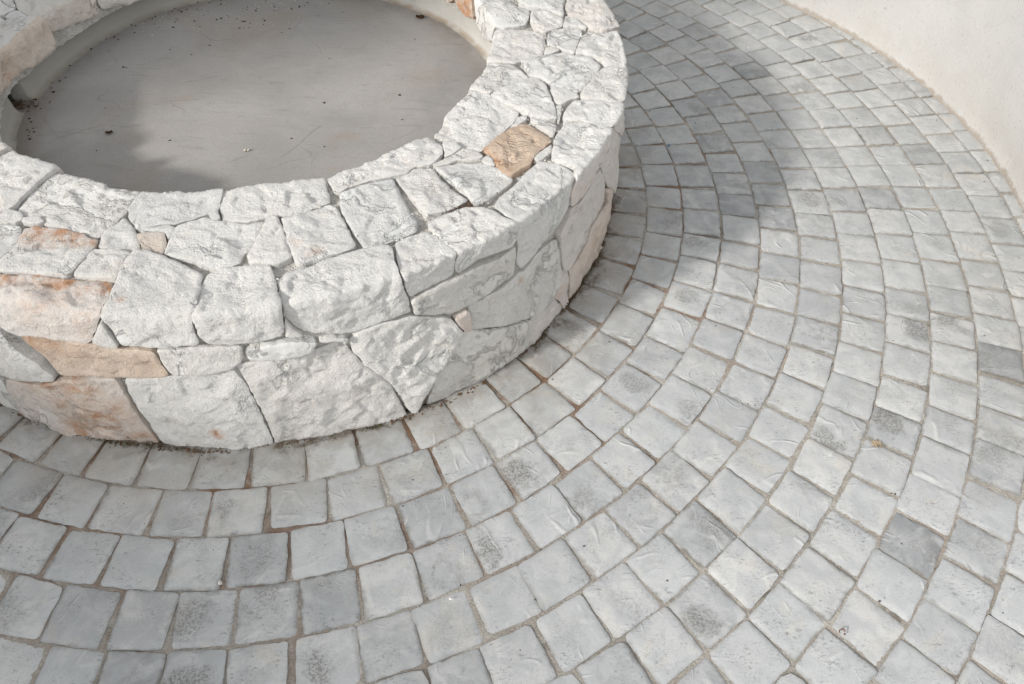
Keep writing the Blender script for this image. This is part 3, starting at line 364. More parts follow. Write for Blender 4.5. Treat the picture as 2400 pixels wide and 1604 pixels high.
def mat_wall():
    t=NT('white_plaster')
    c=t.mix(t.ramp(t.noise(2.3,6,.65,.5),.35,.65),(.44,.434,.42),(.405,.399,.386))
    z=t.sep(t.co)[2]
    c=t.mix(t.math('MULTIPLY',t.ramp(z,.0,.30,1,0),t.ramp(t.noise(6,6,.7),.36,.64,.1,.8)),c,(.42,.398,.368))
    zn=t.math('ADD',z,t.math('MULTIPLY',t.math('SUBTRACT',t.noise(32,7,.75),.5),.05))
    c=t.mix(t.ramp(zn,.006,.020,.85,0),c,(.27,.235,.195))
    sp=t.math('MULTIPLY',t.ramp(t.noise(95,4,.72),.62,.68),t.ramp(z,.05,.5,.85,.25))
    c=t.mix(sp,c,(.24,.215,.185))
    c=t.mix(t.ramp(t.noise(30,7,.8),.56,.74,0,.4),c,(.345,.335,.318))
    v=t.voro(7.5); c=t.mix(t.ramp(v,.018,.034,.8,0),c,(.23,.22,.205))
    w=t.vmath('ADD',t.co,t.scale(t.noise(2,4,.6,out='Color'),.35))
    cr=t.ramp(t.voro(1.1,'DISTANCE_TO_EDGE',w),0,.004,1,0)
    c=t.mix(t.math('MULTIPLY',cr,.12),c,(.28,.265,.245))
    st=t.vmath('MULTIPLY',t.co,(9,9,34))
    h=t.math('ADD',t.noise(13,7,.68),t.math('MULTIPLY',t.noise(95,6,.76),.45))
    h=t.math('ADD',h,t.math('MULTIPLY',t.noise(1,5,.6,.5,vec=st),.35))
    h=t.math('SUBTRACT',h,t.math('MULTIPLY',t.ramp(v,.02,.05,1,0),.45))
    return t.done(c,.92,t.bump(h,.5,.007),.12)
def mat_plain(name,col,var=.35,rough=.8,scale=60):
    t=NT(name); c=t.mix(t.ramp(t.noise(scale,4,.6),.35,.65),col,tuple(x*(1-var) for x in col))
    return t.done(c,rough,t.bump(t.noise(scale*2,4),.4,.002),.2)
def mat_moss():
    t=NT('moss_green'); c=t.mix(t.ramp(t.noise(60,4),.35,.65),(.075,.085,.022),(.05,.042,.02)); return t.done(c,.95,None,.1)

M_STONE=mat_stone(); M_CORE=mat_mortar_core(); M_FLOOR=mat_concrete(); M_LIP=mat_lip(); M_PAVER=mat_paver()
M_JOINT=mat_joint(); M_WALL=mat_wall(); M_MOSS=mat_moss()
M_SLATE=mat_plain('dark_slate',(.10,.105,.10)); M_LEAF=mat_plain('dry_leaf',(.13,.07,.035)); M_DARK=mat_plain('dark_crumb',(.06,.042,.032))
M_RED=mat_plain('reddish_crumb',(.20,.075,.05)); M_WHITECHIP=mat_plain('white_chip_paint',(.80,.78,.75),.1); M_PEB=mat_plain('pale_pebble',(.52,.47,.38),.25)
M_BLUE=mat_plain('blue_plastic',(.01,.16,.36),.1,.45); M_STRAW=mat_plain('dry_straw',(.50,.40,.27),.5); M_TWIG=mat_plain('twig_bark',(.14,.085,.05),.4)

# ---------------------------------------------------------------- polygon patch with relief
def resample(poly,step):
    out=[]; n=len(poly)
    for i in range(n):
        a=poly[i]; b=poly[(i+1)%n]; d=math.hypot(b[0]-a[0],b[1]-a[1]); k=max(1,int(round(d/step)))
        for j in range(k): out.append((a[0]+(b[0]-a[0])*j/k,a[1]+(b[1]-a[1])*j/k))
    return out
def area(p): return .5*sum(p[i][0]*p[(i+1)%len(p)][1]-p[(i+1)%len(p)][0]*p[i][1] for i in range(len(p)))
def inside_np(poly,X,Y):
    r=np.zeros(X.shape,bool); n=len(poly); j=n-1
    for i in range(n):
        xi,yi=poly[i]; xj,yj=poly[j]
        if yi!=yj:
            c=((yi>Y)!=(yj>Y))&(X<(xj-xi)*(Y-yi)/(yj-yi)+xi); r^=c
        j=i
    return r
def smooth_loop(p,it):
    for _ in range(it):
        n=len(p); p=[(.25*p[i-1][0]+.5*p[i][0]+.25*p[(i+1)%n][0],.25*p[i-1][1]+.5*p[i][1]+.25*p[(i+1)%n][1]) for i in range(n)]
    return p
def patch(poly,step,inset,rag,seed,corner=2):
    """outline -> (points 2d, faces, distance to the edge, number of boundary points)"""
    if area(poly)<0: poly=poly[::-1]
    b=smooth_loop(resample(poly,step),corner); n=len(b); bb=[]
    for i in range(n):
        tx=b[(i+1)%n][0]-b[i-1][0]; ty=b[(i+1)%n][1]-b[i-1][1]; l=math.hypot(tx,ty) or 1
        w=inset+rag*fbm(Vector((b[i][0]*38+seed,b[i][1]*38,seed*.7)),4)
        bb.append((b[i][0]-ty/l*w,b[i][1]+tx/l*w))
    A=np.array(bb); x0,y0=A.min(0); x1,y1=A.max(0)
    rng=np.random.RandomState(int(seed*1000)%99991)
    xs=np.arange(x0,x1,step); ys=np.arange(y0,y1,step*.87)
    X,Y=np.meshgrid(xs,ys); X=X+(np.arange(len(ys))%2*.5*step)[:,None]
    X=X+rng.uniform(-.22,.22,X.shape)*step; Y=Y+rng.uniform(-.22,.22,Y.shape)*step
    m=inside_np(bb,X,Y); P=list(zip(X[m],Y[m]))
    kd=KDTree(n)
    for i,v in enumerate(bb): kd.insert((v[0],v[1],0),i)
    kd.balance(); pts=list(bb); dist=[0.]*n
    for v in P:
        d=kd.find((v[0],v[1],0))[2]
        if d>step*.62: pts.append(v); dist.append(d)
    r=delaunay_2d_cdt([Vector(v) for v in pts],[(i,(i+1)%n) for i in range(n)],[],1,1e-6)
    vo,fo,ov=r[0],r[2],r[3]
    V=[(v.x,v.y) for v in vo]; D=[]
    for i,v in enumerate(V):
        D.append(kd.find((v[0],v[1],0))[2])
    F=[list(f) for f in fo]
    # boundary edges of the triangulation (for the skirt)
    cnt={}
    for f in F:
        for i in range(len(f)):
            e=(f[i],f[(i+1)%len(f)]); cnt[e]=1
    rim=[e for e in cnt if (e[1],e[0]) not in cnt]
    return V,F,D,rim

# ---------------------------------------------------------------- basin
def prof(a,s,h=0.):
    """point on the basin's skin at azimuth a, path length s (inner face > top > outer face), lifted by h"""
    RI=ri(a)
    if s<L1: r,z,nr,nz=RI,Z0+s,-1,0
    elif s<S_IN: t=(s-L1)/FI; r,z,nr,nz=RI+FI-FI*math.cos(t),H-FI+FI*math.sin(t),-math.cos(t),math.sin(t)
    elif s<S_OUT: r,z,nr,nz=RI+FI+(s-S_IN)/LTN*lt(a),H,0,1
    elif s<S_FACE: t=(s-S_OUT)/FI; r,z,nr,nz=RO-FI+FI*math.sin(t),H-FI+FI*math.cos(t),math.sin(t),math.cos(t)
    else: r,z,nr,nz=RO,H-FI-(s-S_FACE),1,0
    if s>S_OUT-.02: r+=(rb(a)-RO)*(1-z/H)
    r+=nr*h; z+=nz*h
    return Vector((r*math.cos(a),r*math.sin(a),z))
def rmean(s): return .70 if s<S_IN else (.70+(s-S_IN)/LTN*.34 if s<S_OUT else 1.065)

def seg_dist(p,a,b):
    dx,dy=b[0]-a[0],b[1]-a[1]; l=dx*dx+dy*dy or 1e-9; t=max(0,min(1,((p[0]-a[0])*dx+(p[1]-a[1])*dy)/l))
    return math.hypot(p[0]-a[0]-t*dx,p[1]-a[1]-t*dy)
def in_poly(p,poly):
    c=False; j=len(poly)-1
    for i in range(len(poly)):
        (xi,yi),(xj,yj)=poly[i],poly[j]
        if (yi>p[1])!=(yj>p[1]) and p[0]<(xj-xi)*(p[1]-yi)/(yj-yi)+xi: c=not c
        j=i
    return c
INNER={'S1','S2','S4','S5','S10','S13','S17','S0','S52'}
polys={}
for nm,poly,at in STONES:
    if nm in INNER: poly=[(a,(.03 if s<S_IN+.028 else s)) for a,s in poly]
    polys[nm]=(poly,at)
rust_of={}
for (a,s,R,nm,v) in RUST: rust_of.setdefault(nm,[]).append((a,s,R,v))

basin=empty('stone_basin')
tag(basin,'low round basin wall of rough pale limestone blocks on the circular paving','basin')

def make_stone(nm,poly,at,step,name='stone'):
    sd=(sum(ord(ch)*(i+3) for i,ch in enumerate(nm))%977)*.137+1.3
    rnd=random.Random(int(sd*1000))
    sm=sum(s for _,s in poly)/len(poly); rm=max(.66,rmean(sm))
    P2=[(a*rm,s) for a,s in poly]
    A=abs(area(P2)); size=math.sqrt(A); chip=size<.075
    V,F,D,rim=patch(P2,step,-.0014 if not chip else -.0006,.0034 if not chip else .0024,sd,1)
    g=at.get('g',0)
    # a few chiselled planes give each block its own facets
    cx=sum(v[0] for v in V)/len(V); cy=sum(v[1] for v in V)/len(V)
    planes=[]
    for k in range(rnd.randint(5,8)):
        an=rnd.uniform(0,2*PI); sl=rnd.uniform(.03,.17)*(1-.75*g)
        planes.append((math.cos(an)*sl,math.sin(an)*sl,cx+rnd.gauss(0,.28)*size,cy+rnd.gauss(0,.28)*size,rnd.uniform(-.003,.003)))
    half=len(planes)//2
    crisp=.9 if cx/rm>-1.08 else rnd.uniform(.1,.45)
    proud=rnd.uniform(-.001,.005)
    tx,ty=rnd.uniform(-.022,.022),rnd.uniform(-.022,.022)
    amp=(1-.72*g)*(1 if not chip else .5)
    ew=rnd.uniform(.003,.006) if not chip else .003; ed=rnd.uniform(.0015,.0035) if not chip else .002
    verts=[]; tint=[]; shade=[]
    rl=rust_of.get(nm,[]); t_,p_,b_,ti_,pf_=[at.get(q_,0) for q_ in ('t','p','b','ti','pf')]
    for (u,v),d in zip(V,D):
        h=proud+tx*(u-cx)+ty*(v-cy)
        pv=[gx*(u-px)+gy*(v-py)+o_ for gx,gy,px,py,o_ in planes]
        fac=max(-.007,min(.006,max(min(pv[:half]),min(pv[half:]))))
        q3=Vector((u*13+sd,v*13,sd*.31))
        w=noise.noise_vector(q3*.7)*.5
        n1=fbm(q3+w,5,.75); q5=Vector((u*34-sd,v*34,sd)); n2=1-2*abs(noise.noise(q5+w*2)); n3=fbm(Vector((u*95,v*95,sd)),3,.6)
        k=min(1,max(0,d/ew)); e=-(1-math.sqrt(max(0,1-(1-k)**2)))*ed
        kk=min(1,d/.02)
        h+=fac*(1 if not chip else .4)+amp*(.0033*n1+.0013*n2*kk)*(.45+.55*kk)+.0010*n3*(1-.5*g)*kk+e
        # planar chips
        wp=Vector((u,v,sd*.1))+w*.012
        _,ps=noise.voronoi(wp*21)
        hv=noise.cell_vector(ps[0]*37.7+Vector((sd,0,0))); dl=wp-ps[0]/21
        h+=amp*kk*max(-.003,min(.003,(hv.x-.5)*.42*dl.x+(hv.y-.5)*.42*dl.y))
        # stepped breaks where a flake has come off
        fl=noise.noise(Vector((u*9+sd*2,v*9,3.3+sd)))+.25*n1
        if fl>.18: h-=min(1,(fl-.18)/.035)*.0042*amp*kk
        if S_OUT<v<S_FACE:
            tt=(v-S_OUT)/FI; h+=crisp*FI*(1/max(math.sin(tt),math.cos(tt))-1)
        elif L1<v<S_IN:
            tt=(v-L1)/FI; h+=.7*FI*(1/max(math.sin(tt),math.cos(tt))-1)
        verts.append(prof(u/rm,v,h))
        rv=0
        for (ra,rs,R,val) in rl:
            dd=math.hypot((u/rm-ra)*rm,v-rs)/R
            if dd<1.5: rv=max(rv,val*(1-min(1,dd/1.5))*1.5)
        tint.append((min(1,rv),max(t_,ti_ if v<S_IN-.008 else 0),max(p_,pf_ if v>S_OUT+.025 else 0),1)); shade.append((g,b_,sd%1.,1))
    base=len(verts); bmap={}
    faces=[tuple(reversed(f)) for f in F]
    for a,b in rim:
        for x in (a,b):
            if x not in bmap:
                bmap[x]=len(verts); u,v=V[x]; v0=verts[x]
                verts+=[v0,prof(u/rm,v,-.034)]; tint+=[tint[x]]*2; shade+=[shade[x]]*2
        faces.append((bmap[b],bmap[a],bmap[a]+1,bmap[b]+1))
    o=mesh_obj(name,verts,faces,M_STONE,basin,True,{'tint':('FLOAT_COLOR',tint),'shade':('FLOAT_COLOR',shade)})
    if 'l' in at: o['label']=at['l']
    return o
for nm,(poly,at) in polys.items():
    make_stone(nm,poly,at,.0052 if nm[0]!='c' else .0042,'stone_chip' if nm[0]=='c' else 'stone')
# blocks of the part of the ring that lies behind and beside the frame
rr=random.Random(5)
def row(a0,a1,n,s0,s1,seedname):
    e=[a0+(a1-a0)*(i+rr.uniform(-.18,.18)*(0<i<n))/n for i in range(n+1)]
    for i in range(n):
        j=lambda:rr.uniform(-.01,.01)
        make_stone(f'{seedname}{i}',[(e[i]+.004,s0+j()*(s0>.1)),((e[i]+e[i+1])/2,s0+j()*(s0>.1)),(e[i+1]-.004,s0+j()*(s0>.1)),(e[i+1]-.004,s1+j()),((e[i]+e[i+1])/2,s1+j()),(e[i]+.004,s1+j())],{'g':rr.choice([0,0,.3]),'t':rr.choice([0,0,0,.3])},.016)
row(.83,2.30,5,.075,.36,'back'); row(.46,2.66,6,.37,.62,'rimback'); row(2.66,4.02,3,.36,.63,'rimleft'); row(3.21,3.66,2,.225,.345,'innerleft'); row(3.69,3.86,1,.06,.34,'innerend'); row(4.04,4.25,1,.395,.615,'rimend'); row(2.33,2.65,2,.12,.345,'innerback'); row(.47,.81,2,.172,.355,'innerfar')
row(.02,2.6,5,.635,1.0,'faceback'); row(2.6,4.08,3,.64,1.0,'faceleft')

# mortar core: the same section, a finger's breadth behind the faces of the stones
NA,NS=560,120
verts=[];faces=[]
for i in range(NA):
    a=-PI+2*PI*i/NA
    for j in range(NS+1):
        s=.055+(S_BASE+.04-.055)*j/NS
        q=Vector((a*1.0*26,s*26,1.7)); h=-.0175+.0055*fbm(q,5,.7)+.003*noise.noise(q*3)
        verts.append(prof(a,s,h))
for i in range(NA):
    k=(i+1)%NA
    for j in range(NS): faces.append((i*(NS+1)+j,k*(NS+1)+j,k*(NS+1)+j+1,i*(NS+1)+j+1))
core=mesh_obj('mortar_core',verts,faces,M_CORE,basin)

# inner lip of render, with the drain gap, and the basin floor
FZ=.285
def lipr(a): return ri(a)+.026+.024*math.exp(-((a%(2*PI)-2.75)/.5)**2)+.004*fbm(Vector((math.cos(a)*5,math.sin(a)*5,.4)),4)
NOTCH=(-2.995,-2.905)
sec=[]
for k in range(7): sec.append((-.022+.022*math.sin(k/6*PI/2),FZ+.022-.022*math.cos(k/6*PI/2)))
for k in range(1,9): sec.append((.002*math.sin(k*.8),FZ+.022+k*.0135))
sec+= [(.012,.418),(.03,.42)]
n=420; verts=[];faces=[]
a0,a1=NOTCH[1],NOTCH[0]+2*PI
for i in range(n+1):
    a=a0+(a1-a0)*i/n
    for (dr,z) in sec:
        r=lipr(a)+dr+.0025*fbm(Vector((a*9,z*30,8)),4); verts.append((r*math.cos(a),r*math.sin(a),z))
m=len(sec)
for i in range(n):
    for j in range(m-1): faces.append((i*m+j,i*m+j+1,(i+1)*m+j+1,(i+1)*m+j))
for i in (0,n):   # returns into the gap
    a=a0+(a1-a0)*i/n; st=len(verts)
    for (dr,z) in sec:
        verts.append(((lipr(a)+.12)*math.cos(a),(lipr(a)+.12)*math.sin(a),z))
    for j in range(m-1): faces.append((i*m+j,i*m+j+1,st+j+1,st+j))
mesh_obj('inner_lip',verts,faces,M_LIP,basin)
verts=[(0,0,FZ)];faces=[]; NR,NT_=26,160
for i in range(NR):
    for k in range(NT_):
        a=2*PI*k/NT_; r=(lipr(a)+.15*(i==NR-1)*(abs((a-(NOTCH[0]+NOTCH[1])/2+PI)%(2*PI)-PI)<.1))*(i+1)/NR
        verts.append((r*math.cos(a),r*math.sin(a),FZ+.0025*fbm(Vector((r*math.cos(a)*4,r*math.sin(a)*4,2)),3)*(1-(i+1)/NR)))
for k in range(NT_): faces.append((0,1+k,1+(k+1)%NT_))
for i in range(NR-1):
    for k in range(NT_):
        x=1+i*NT_; y=x+NT_; faces.append((x+k,y+k,y+(k+1)%NT_,x+(k+1)%NT_))
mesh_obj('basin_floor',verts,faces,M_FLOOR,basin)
# drain: open slate-lined channel through the wall
am=(NOTCH[0]+NOTCH[1])/2
R_=Matrix.Rotation(am,4,'Z')
bm=bmesh.new()
def slab(x0,x1,y0,y1,z0,z1):
    vs=[bm.verts.new(R_@Vector((x,y,z))) for x in (x0,x1) for y in (y0,y1) for z in (z0,z1)]
    for f in ((0,1,3,2),(4,6,7,5),(0,4,5,1),(2,3,7,6),(0,2,6,4),(1,5,7,3)): bm.faces.new([vs[i] for i in f])
slab(.735,.90,-.036,-.029,.287,.36); slab(.735,.90,.029,.036,.287,.36); slab(.712,.90,-.034,.030,.362,.371); slab(.80,.81,-.028,.028,.288,.361)
bmesh.ops.recalc_face_normals(bm,faces=bm.faces); bmesh.ops.bevel(bm,geom=bm.edges[:],offset=.0015,segments=1,affect='EDGES')
me=bpy.data.meshes.new('drain_channel'); bm.to_mesh(me); bm.free(); me.materials.append(M_SLATE)
o=link(bpy.data.objects.new('drain_channel',me),basin); o['label']='dark slate drain gap in the inner rim'

# crumbs of mortar and stone lying in the joints of the top
def crumb(bm,c,r,rnd,flat=.7):
    g=bmesh.ops.create_icosphere(bm,subdivisions=1,radius=r)['verts']
    s=Vector((rnd.uniform(.6,1.3),rnd.uniform(.6,1.3),rnd.uniform(.4,1)*flat)); R=Matrix.Rotation(rnd.uniform(0,6.3),3,'Z')@Matrix.Rotation(rnd.uniform(-.5,.5),3,'X')
    for v in g:
        v.co*=rnd.uniform(.75,1.25); v.co=R@Vector((v.co.x*s.x,v.co.y*s.y,v.co.z*s.z))+Vector(c)
rc=random.Random(11); bm=bmesh.new()
for nm,(poly,at) in polys.items():
    L=[(a,s) for a,s in resample([(a*.9,s) for a,s in poly],.012)]
    for (u,s) in L:
        a=u/.9
        if S_IN+.03<s<S_OUT-.01 and -1.3<a<.5 and rc.random()<.42:
            p=prof(a+rc.uniform(-.004,.004),s+rc.uniform(-.004,.004),rc.uniform(-.009,-.003)); crumb(bm,p,rc.choice([.0016,.0022,.003,.004]),rc)
me=bpy.data.meshes.new('joint_rubble'); bm.to_mesh(me); bm.free()
me.materials.append(mat_plain('rubble_white',(.60,.58,.54),.25)); o=link(bpy.data.objects.new('joint_rubble',me),basin); o['kind']='stuff'
bm=bmesh.new()
for k in range(420):   # brown gravel pocket
    a=-.795+rc.gauss(0,.035); s=.425+rc.gauss(0,.008)
    crumb(bm,prof(a,s,-.006+rc.uniform(-.002,.003)),rc.uniform(.0012,.0026),rc)
me=bpy.data.meshes.new('brown_grit'); bm.to_mesh(me); bm.free(); me.materials.append(mat_plain('grit_brown',(.17,.11,.08),.5,.9,300))
o=link(bpy.data.objects.new('brown_grit',me),basin); o['kind']='stuff'; o['label']='pocket of brown grit between two top stones'

# ---------------------------------------------------------------- ground and paving
gv=[];gf=[]
ng=60; ex=[-30,-12,-6]+[-4+8*i/(ng-1) for i in range(ng)]+[6,12,30]
for y in ex:
    for x in ex: gv.append((x,y,-.0036))
w=len(ex)
for j in range(w-1):
    for i in range(w-1): gf.append((j*w+i,j*w+i+1,(j+1)*w+i+1,(j+1)*w+i))
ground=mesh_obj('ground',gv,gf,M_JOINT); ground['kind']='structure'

WC=(.7276,.1638); WR=1.728; A_LO,A_HI=-.62,2.35
rp=random.Random(3)
PVt=[];PFc=[];Apv=[];Aloc=[]
def paver(k,a,b,visible):
    global PVt,Apv,Aloc
    r0,r1=RB[k],RB[k+1]; rm=(r0+r1)/2; am=(a+b)/2+rp.gauss(0,.0012)
    w=(b-a)*r0-rp.uniform(.0025,.0060)+.002; w=min(w,(b-a)*rm-.005)
    g=rp.uniform(.0012,.0026)
    flare=rp.uniform(1.0,1.05); rot=rp.gauss(0,.010)
    c=[(r0+g+rp.gauss(0,.0012),-w/2),(r1-g+rp.gauss(0,.0012),-w/2*flare),(r1-g+rp.gauss(0,.0012),w/2*flare),(r0+g+rp.gauss(0,.0012),w/2)]
    c=[(x+rp.gauss(0,.0012),y+rp.gauss(0,.0016)) for x,y in c]
    if rp.random()<.3:      # a knocked corner
        i_=rp.randrange(4); f_=rp.uniform(.03,.08); c[i_]=(c[i_][0]+(rm-c[i_][0])*f_,c[i_][1]*(1-f_))
    c=[(rm+(x-rm)-(y)*rot,y+(x-rm)*rot) for x,y in c]
    seed=rp.uniform(1,90)
    V,F,D,rim=patch(c,.0095 if visible else .03,.0002,.0026,seed,1)
    ca,sa=math.cos(am),math.sin(am); st=len(PVt)
    px,py=rm*ca,rm*sa
    dk=max(0,rp.gauss(.04,.09)); bl=max(0,rp.gauss(.08,.22))
    if rp.random()<.11: bl=rp.uniform(.45,.95)
    if rp.random()<.05: dk=rp.uniform(.15,.35)
    zone=math.exp(-((px-1.45)/.26)**2-((py-.08)/.46)**2)   # mildewed stretch beside the basin
    if k==0 and -.85<am<.35: dk+=rp.uniform(.12,.5); bl+=rp.uniform(.1,.5)      # damp setts, darkened further to paint in the basin's foot shadow
    if k==1 and -.7<am<.2: dk+=rp.uniform(0,.18)  # fainter painted shadow on the second ring
    dk+=zone*rp.uniform(.0,.42); bl+=zone*rp.uniform(0,.5)
    for (dx,dy,d_,b_) in DARK:
        if math.hypot(dx-px,dy-py)<.058: dk,bl=min(1,d_*1.3),min(1,b_*1.15)
    rn=rp.random(); tx,ty=rp.gauss(0,.010),rp.gauss(0,.010); dz=rp.gauss(0,.0010)
    for (x,y),d in zip(V,D):
        k_=min(1,d/.007); e=-(1-math.sqrt(max(0,1-(1-k_)**2)))*.0019
        kk=min(1,d/.03)
        h=dz+tx*(x-rm)+ty*y+e+.0012*kk+.0016*fbm(Vector((x*18+seed,y*18,seed)),3)*kk
        # rotate the polar-frame sett: x along the radius, y tangential
        X=x*ca-y*sa; Y=x*sa+y*ca
        PVt.append((X,Y,h)); Apv.append((dk,bl,rn,1)); Aloc.append(((x-rm)/(r1-r0)*2,y/max(w,.01)*2,0))
    for f in F: PFc.append(tuple(i+st for i in f))
    bmap={}
    for p_,q_ in rim:
        for x in (p_,q_):
            if x not in bmap:
                bmap[x]=len(PVt); v=PVt[x+st]; PVt+=[v,(v[0],v[1],-.02)]; Apv+=[Apv[x+st]]*2; Aloc+=[Aloc[x+st]]*2
        PFc.append((bmap[q_],bmap[p_],bmap[p_]+1,bmap[q_]+1))
def in_frame(x,y):
    v=CAMINV@Vector((x,y,0)); 
    return v.z<0 and abs(v.x/-v.z)<.72 and abs(v.y/-v.z)<.49
CAM_LOC=Vector((.76977367,-1.99167185,1.55)); pitch,roll=.873160472,.0528051167
cp,sp=math.cos(pitch),math.sin(pitch); fwd=Vector((0,cp,-sp)); rt=Vector((1,0,0)); up=Vector((0,sp,cp))
cr_,sr_=math.cos(roll),math.sin(roll); r2=cr_*rt+sr_*up; u2=-sr_*rt+cr_*up
CM=Matrix((r2,u2,-fwd)).transposed().to_4x4(); CM.translation=CAM_LOC; CAMINV=CM.inverted()
for k in range(0,16):
    js=list(JOINTS.get(str(k),JOINTS.get(k,[]))); rm=(RB[k]+RB[k+1])/2
    if js:
        full=[js[0]]
        for x in js[1:]:
            gap=x-full[-1]; nn=max(1,round(gap*rm/.121))
            full+=[full[-1]+gap*(i+1)/nn for i in range(nn)]
        rest=full[0]+2*PI-full[-1]; nn=round(rest*rm/.121)
        full+=[full[-1]+rest*(i+1)/nn for i in range(nn)]
    else:
        nn=round(2*PI*rm/.121); o0=rp.uniform(0,.1); full=[o0+2*PI*i/nn for i in range(nn+1)]
    for a,b in zip(full,full[1:]):
        am=(a+b)/2; x,y=rm*math.cos(am),rm*math.sin(am)
        dw=math.hypot(x-WC[0],y-WC[1])
        if dw>WR+.10 and (A_LO-.08<math.atan2(y-WC[1],x-WC[0])<A_HI or y>.9): continue
        if k>13 and not in_frame(x,y): continue
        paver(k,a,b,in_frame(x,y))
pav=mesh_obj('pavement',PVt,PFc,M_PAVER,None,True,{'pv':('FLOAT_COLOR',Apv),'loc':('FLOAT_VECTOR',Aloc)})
pav['kind']='structure'

# ---------------------------------------------------------------- curved white wall
verts=[];faces=[]; A0,A1=A_LO,A_HI; na=260; hz=[-.05,0,.012,.03,.06]+[.1+.05*i for i in range(20)]+[1.06,1.075,1.08]
prof_w=[(0.,z) for z in hz[:-1]]+[(.012,1.083),(.2,1.083),(.21,1.07),(.21,-.05)]
for i in range(na+1):
    a=A0+(A1-A0)*i/na
    for (dr,z) in prof_w:
        foot=.010*max(0,1-max(0,z)/.03)**2 if dr==0 else 0
        d=(.0045*fbm(Vector((a*6,z*6,4)),4)+.0016*fbm(Vector((a*40,z*24,9)),4)+(.006*max(0,fbm(Vector((a*22,3,z*40)),3)) if z<.05 else 0)) if dr==0 else 0
        r=WR+dr-foot-d; verts.append((WC[0]+r*math.cos(a),WC[1]+r*math.sin(a),z))
m=len(prof_w)
for i in range(na):
    for j in range(m-1): faces.append((i*m+j,(i+1)*m+j,(i+1)*m+j+1,i*m+j+1))
faces.append(tuple(range(m))); faces.append(tuple(na*m+j for j in reversed(range(m))))
wall=mesh_obj('plaster_wall',verts,faces,M_WALL)
tag(wall,'curved white plastered wall bordering the circular paving','wall')
if True:
    me=wall.data; bm=bmesh.new(); bm.from_mesh(me); bmesh.ops.recalc_face_normals(bm,faces=bm.faces); bm.to_mesh(me); bm.free()

# unseen slabs added on the sunny side to shade the left of the court
bm=bmesh.new()
U=Vector((-.582,.813,0)); Wd=Vector((-.813,-.582,0)); Cn=Vector((-.35,-.95,0))-Wd*.5+Wd*6.
def wslab(u0,u1,d0,d1,z0,z1):
    vs=[bm.verts.new(Cn+U*u+Wd*d+Vector((0,0,z))) for u in (u0,u1) for d in (d0,d1) for z in (z0,z1)]
    for f in ((0,1,3,2),(4,6,7,5),(0,4,5,1),(2,3,7,6),(0,2,6,4),(1,5,7,3)): bm.faces.new([vs[i] for i in f])
wslab(-7,8,0,.25,-.1,2.98); wslab(-7.04,8.04,-.04,.29,2.983,3.05)
def bslab(x0,x1,y0,y1,z0,z1):
    vs=[bm.verts.new((x,y,z)) for x in (x0,x1) for y in (y0,y1) for z in (z0,z1)]
    for f in ((0,1,3,2),(4,6,7,5),(0,4,5,1),(2,3,7,6),(0,2,6,4),(1,5,7,3)): bm.faces.new([vs[i] for i in f])
bslab(-5.1,-4.6,-3.10,9,-.1,9.5); bslab(-5.16,-4.54,-3.16,9.06,9.503,9.62)  # taller slab added to block sun from the left of the basin
bmesh.ops.recalc_face_normals(bm,faces=bm.faces)
me=bpy.data.meshes.new('sun_blocker'); bm.to_mesh(me); bm.free(); me.materials.append(M_WALL)
o=link(bpy.data.objects.new('sun_blocker',me)); tag(o,'unseen wall slabs added left of the frame to shade the court','wall')

# ---------------------------------------------------------------- small things
def bm_obj(name,bm,mat,loc=(0,0,0),smooth=False):
    me=bpy.data.meshes.new(name); bm.to_mesh(me); bm.free(); me.materials.append(mat)
    if smooth: me.polygons.foreach_set('use_smooth',[True]*len(me.polygons))
    o=bpy.data.objects.new(name,me); o.location=loc; return link(o)
def leaf_bm(l,w,curl,seed,lobes=0):
    bm=bmesh.new(); rnd=random.Random(seed); n=9; rows=[]
    for i in range(n):
        t=i/(n-1); ww=w*math.sin(PI*min(.98,max(.02,t)))**.7*(1+(.35*math.sin(t*lobes*PI*2) if lobes else 0))
        rows.append([bm.verts.new(((t-.5)*l,s*ww+rnd.gauss(0,w*.08),.0015+curl*(abs(s)**1.5+ (t-.5)**2*2)+rnd.uniform(0,.0006))) for s in (-1,-.5,0,.5,1)])
    for a,b in zip(rows,rows[1:]):
        for j in range(4): bm.faces.new((a[j],b[j],b[j+1],a[j+1]))
    g=bmesh.ops.solidify(bm,geom=bm.faces[:],thickness=.0006)
    bmesh.ops.recalc_face_normals(bm,faces=bm.faces); return bm
(lx,ly),(mx,my)=FLOOR_SPOTS['leaf']
o=bm_obj('dead_leaf',leaf_bm(.020,.007,.004,1,1.5),M_LEAF,(lx,ly,FZ)); o.rotation_euler.z=.4
tag(o,'small curled dark leaf lying alone near the middle left of the basin floor','leaf')
o=bm_obj('dead_leaf',leaf_bm(.030,.010,.007,2,2),M_LEAF,(mx,my,FZ)); o.rotation_euler.z=.1
tag(o,'larger brown crumpled leaf near the far right inner edge of the basin','leaf')
def tube(bm,pts,r,sides=5):
    prev=None
    for i,p in enumerate(pts):
        p=Vector(p); d=(Vector(pts[min(i+1,len(pts)-1)])-Vector(pts[max(i-1,0)])).normalized()
        x=d.cross(Vector((0,0,1))); x=x.normalized() if x.length>1e-4 else Vector((1,0,0)); y=d.cross(x)
        ring=[bm.verts.new(p+(x*math.cos(2*PI*k/sides)+y*math.sin(2*PI*k/sides))*r) for k in range(sides)]
        if prev:
            for k in range(sides): bm.faces.new((prev[k],prev[(k+1)%sides],ring[(k+1)%sides],ring[k]))
        else: bm.faces.new(ring[::-1])
        prev=ring
    bm.faces.new(prev)
bm=bmesh.new(); crumb(bm,(0,0,.004),.007,random.Random(4),.8); crumb(bm,(.008,.002,.003),.004,random.Random(6),.8)
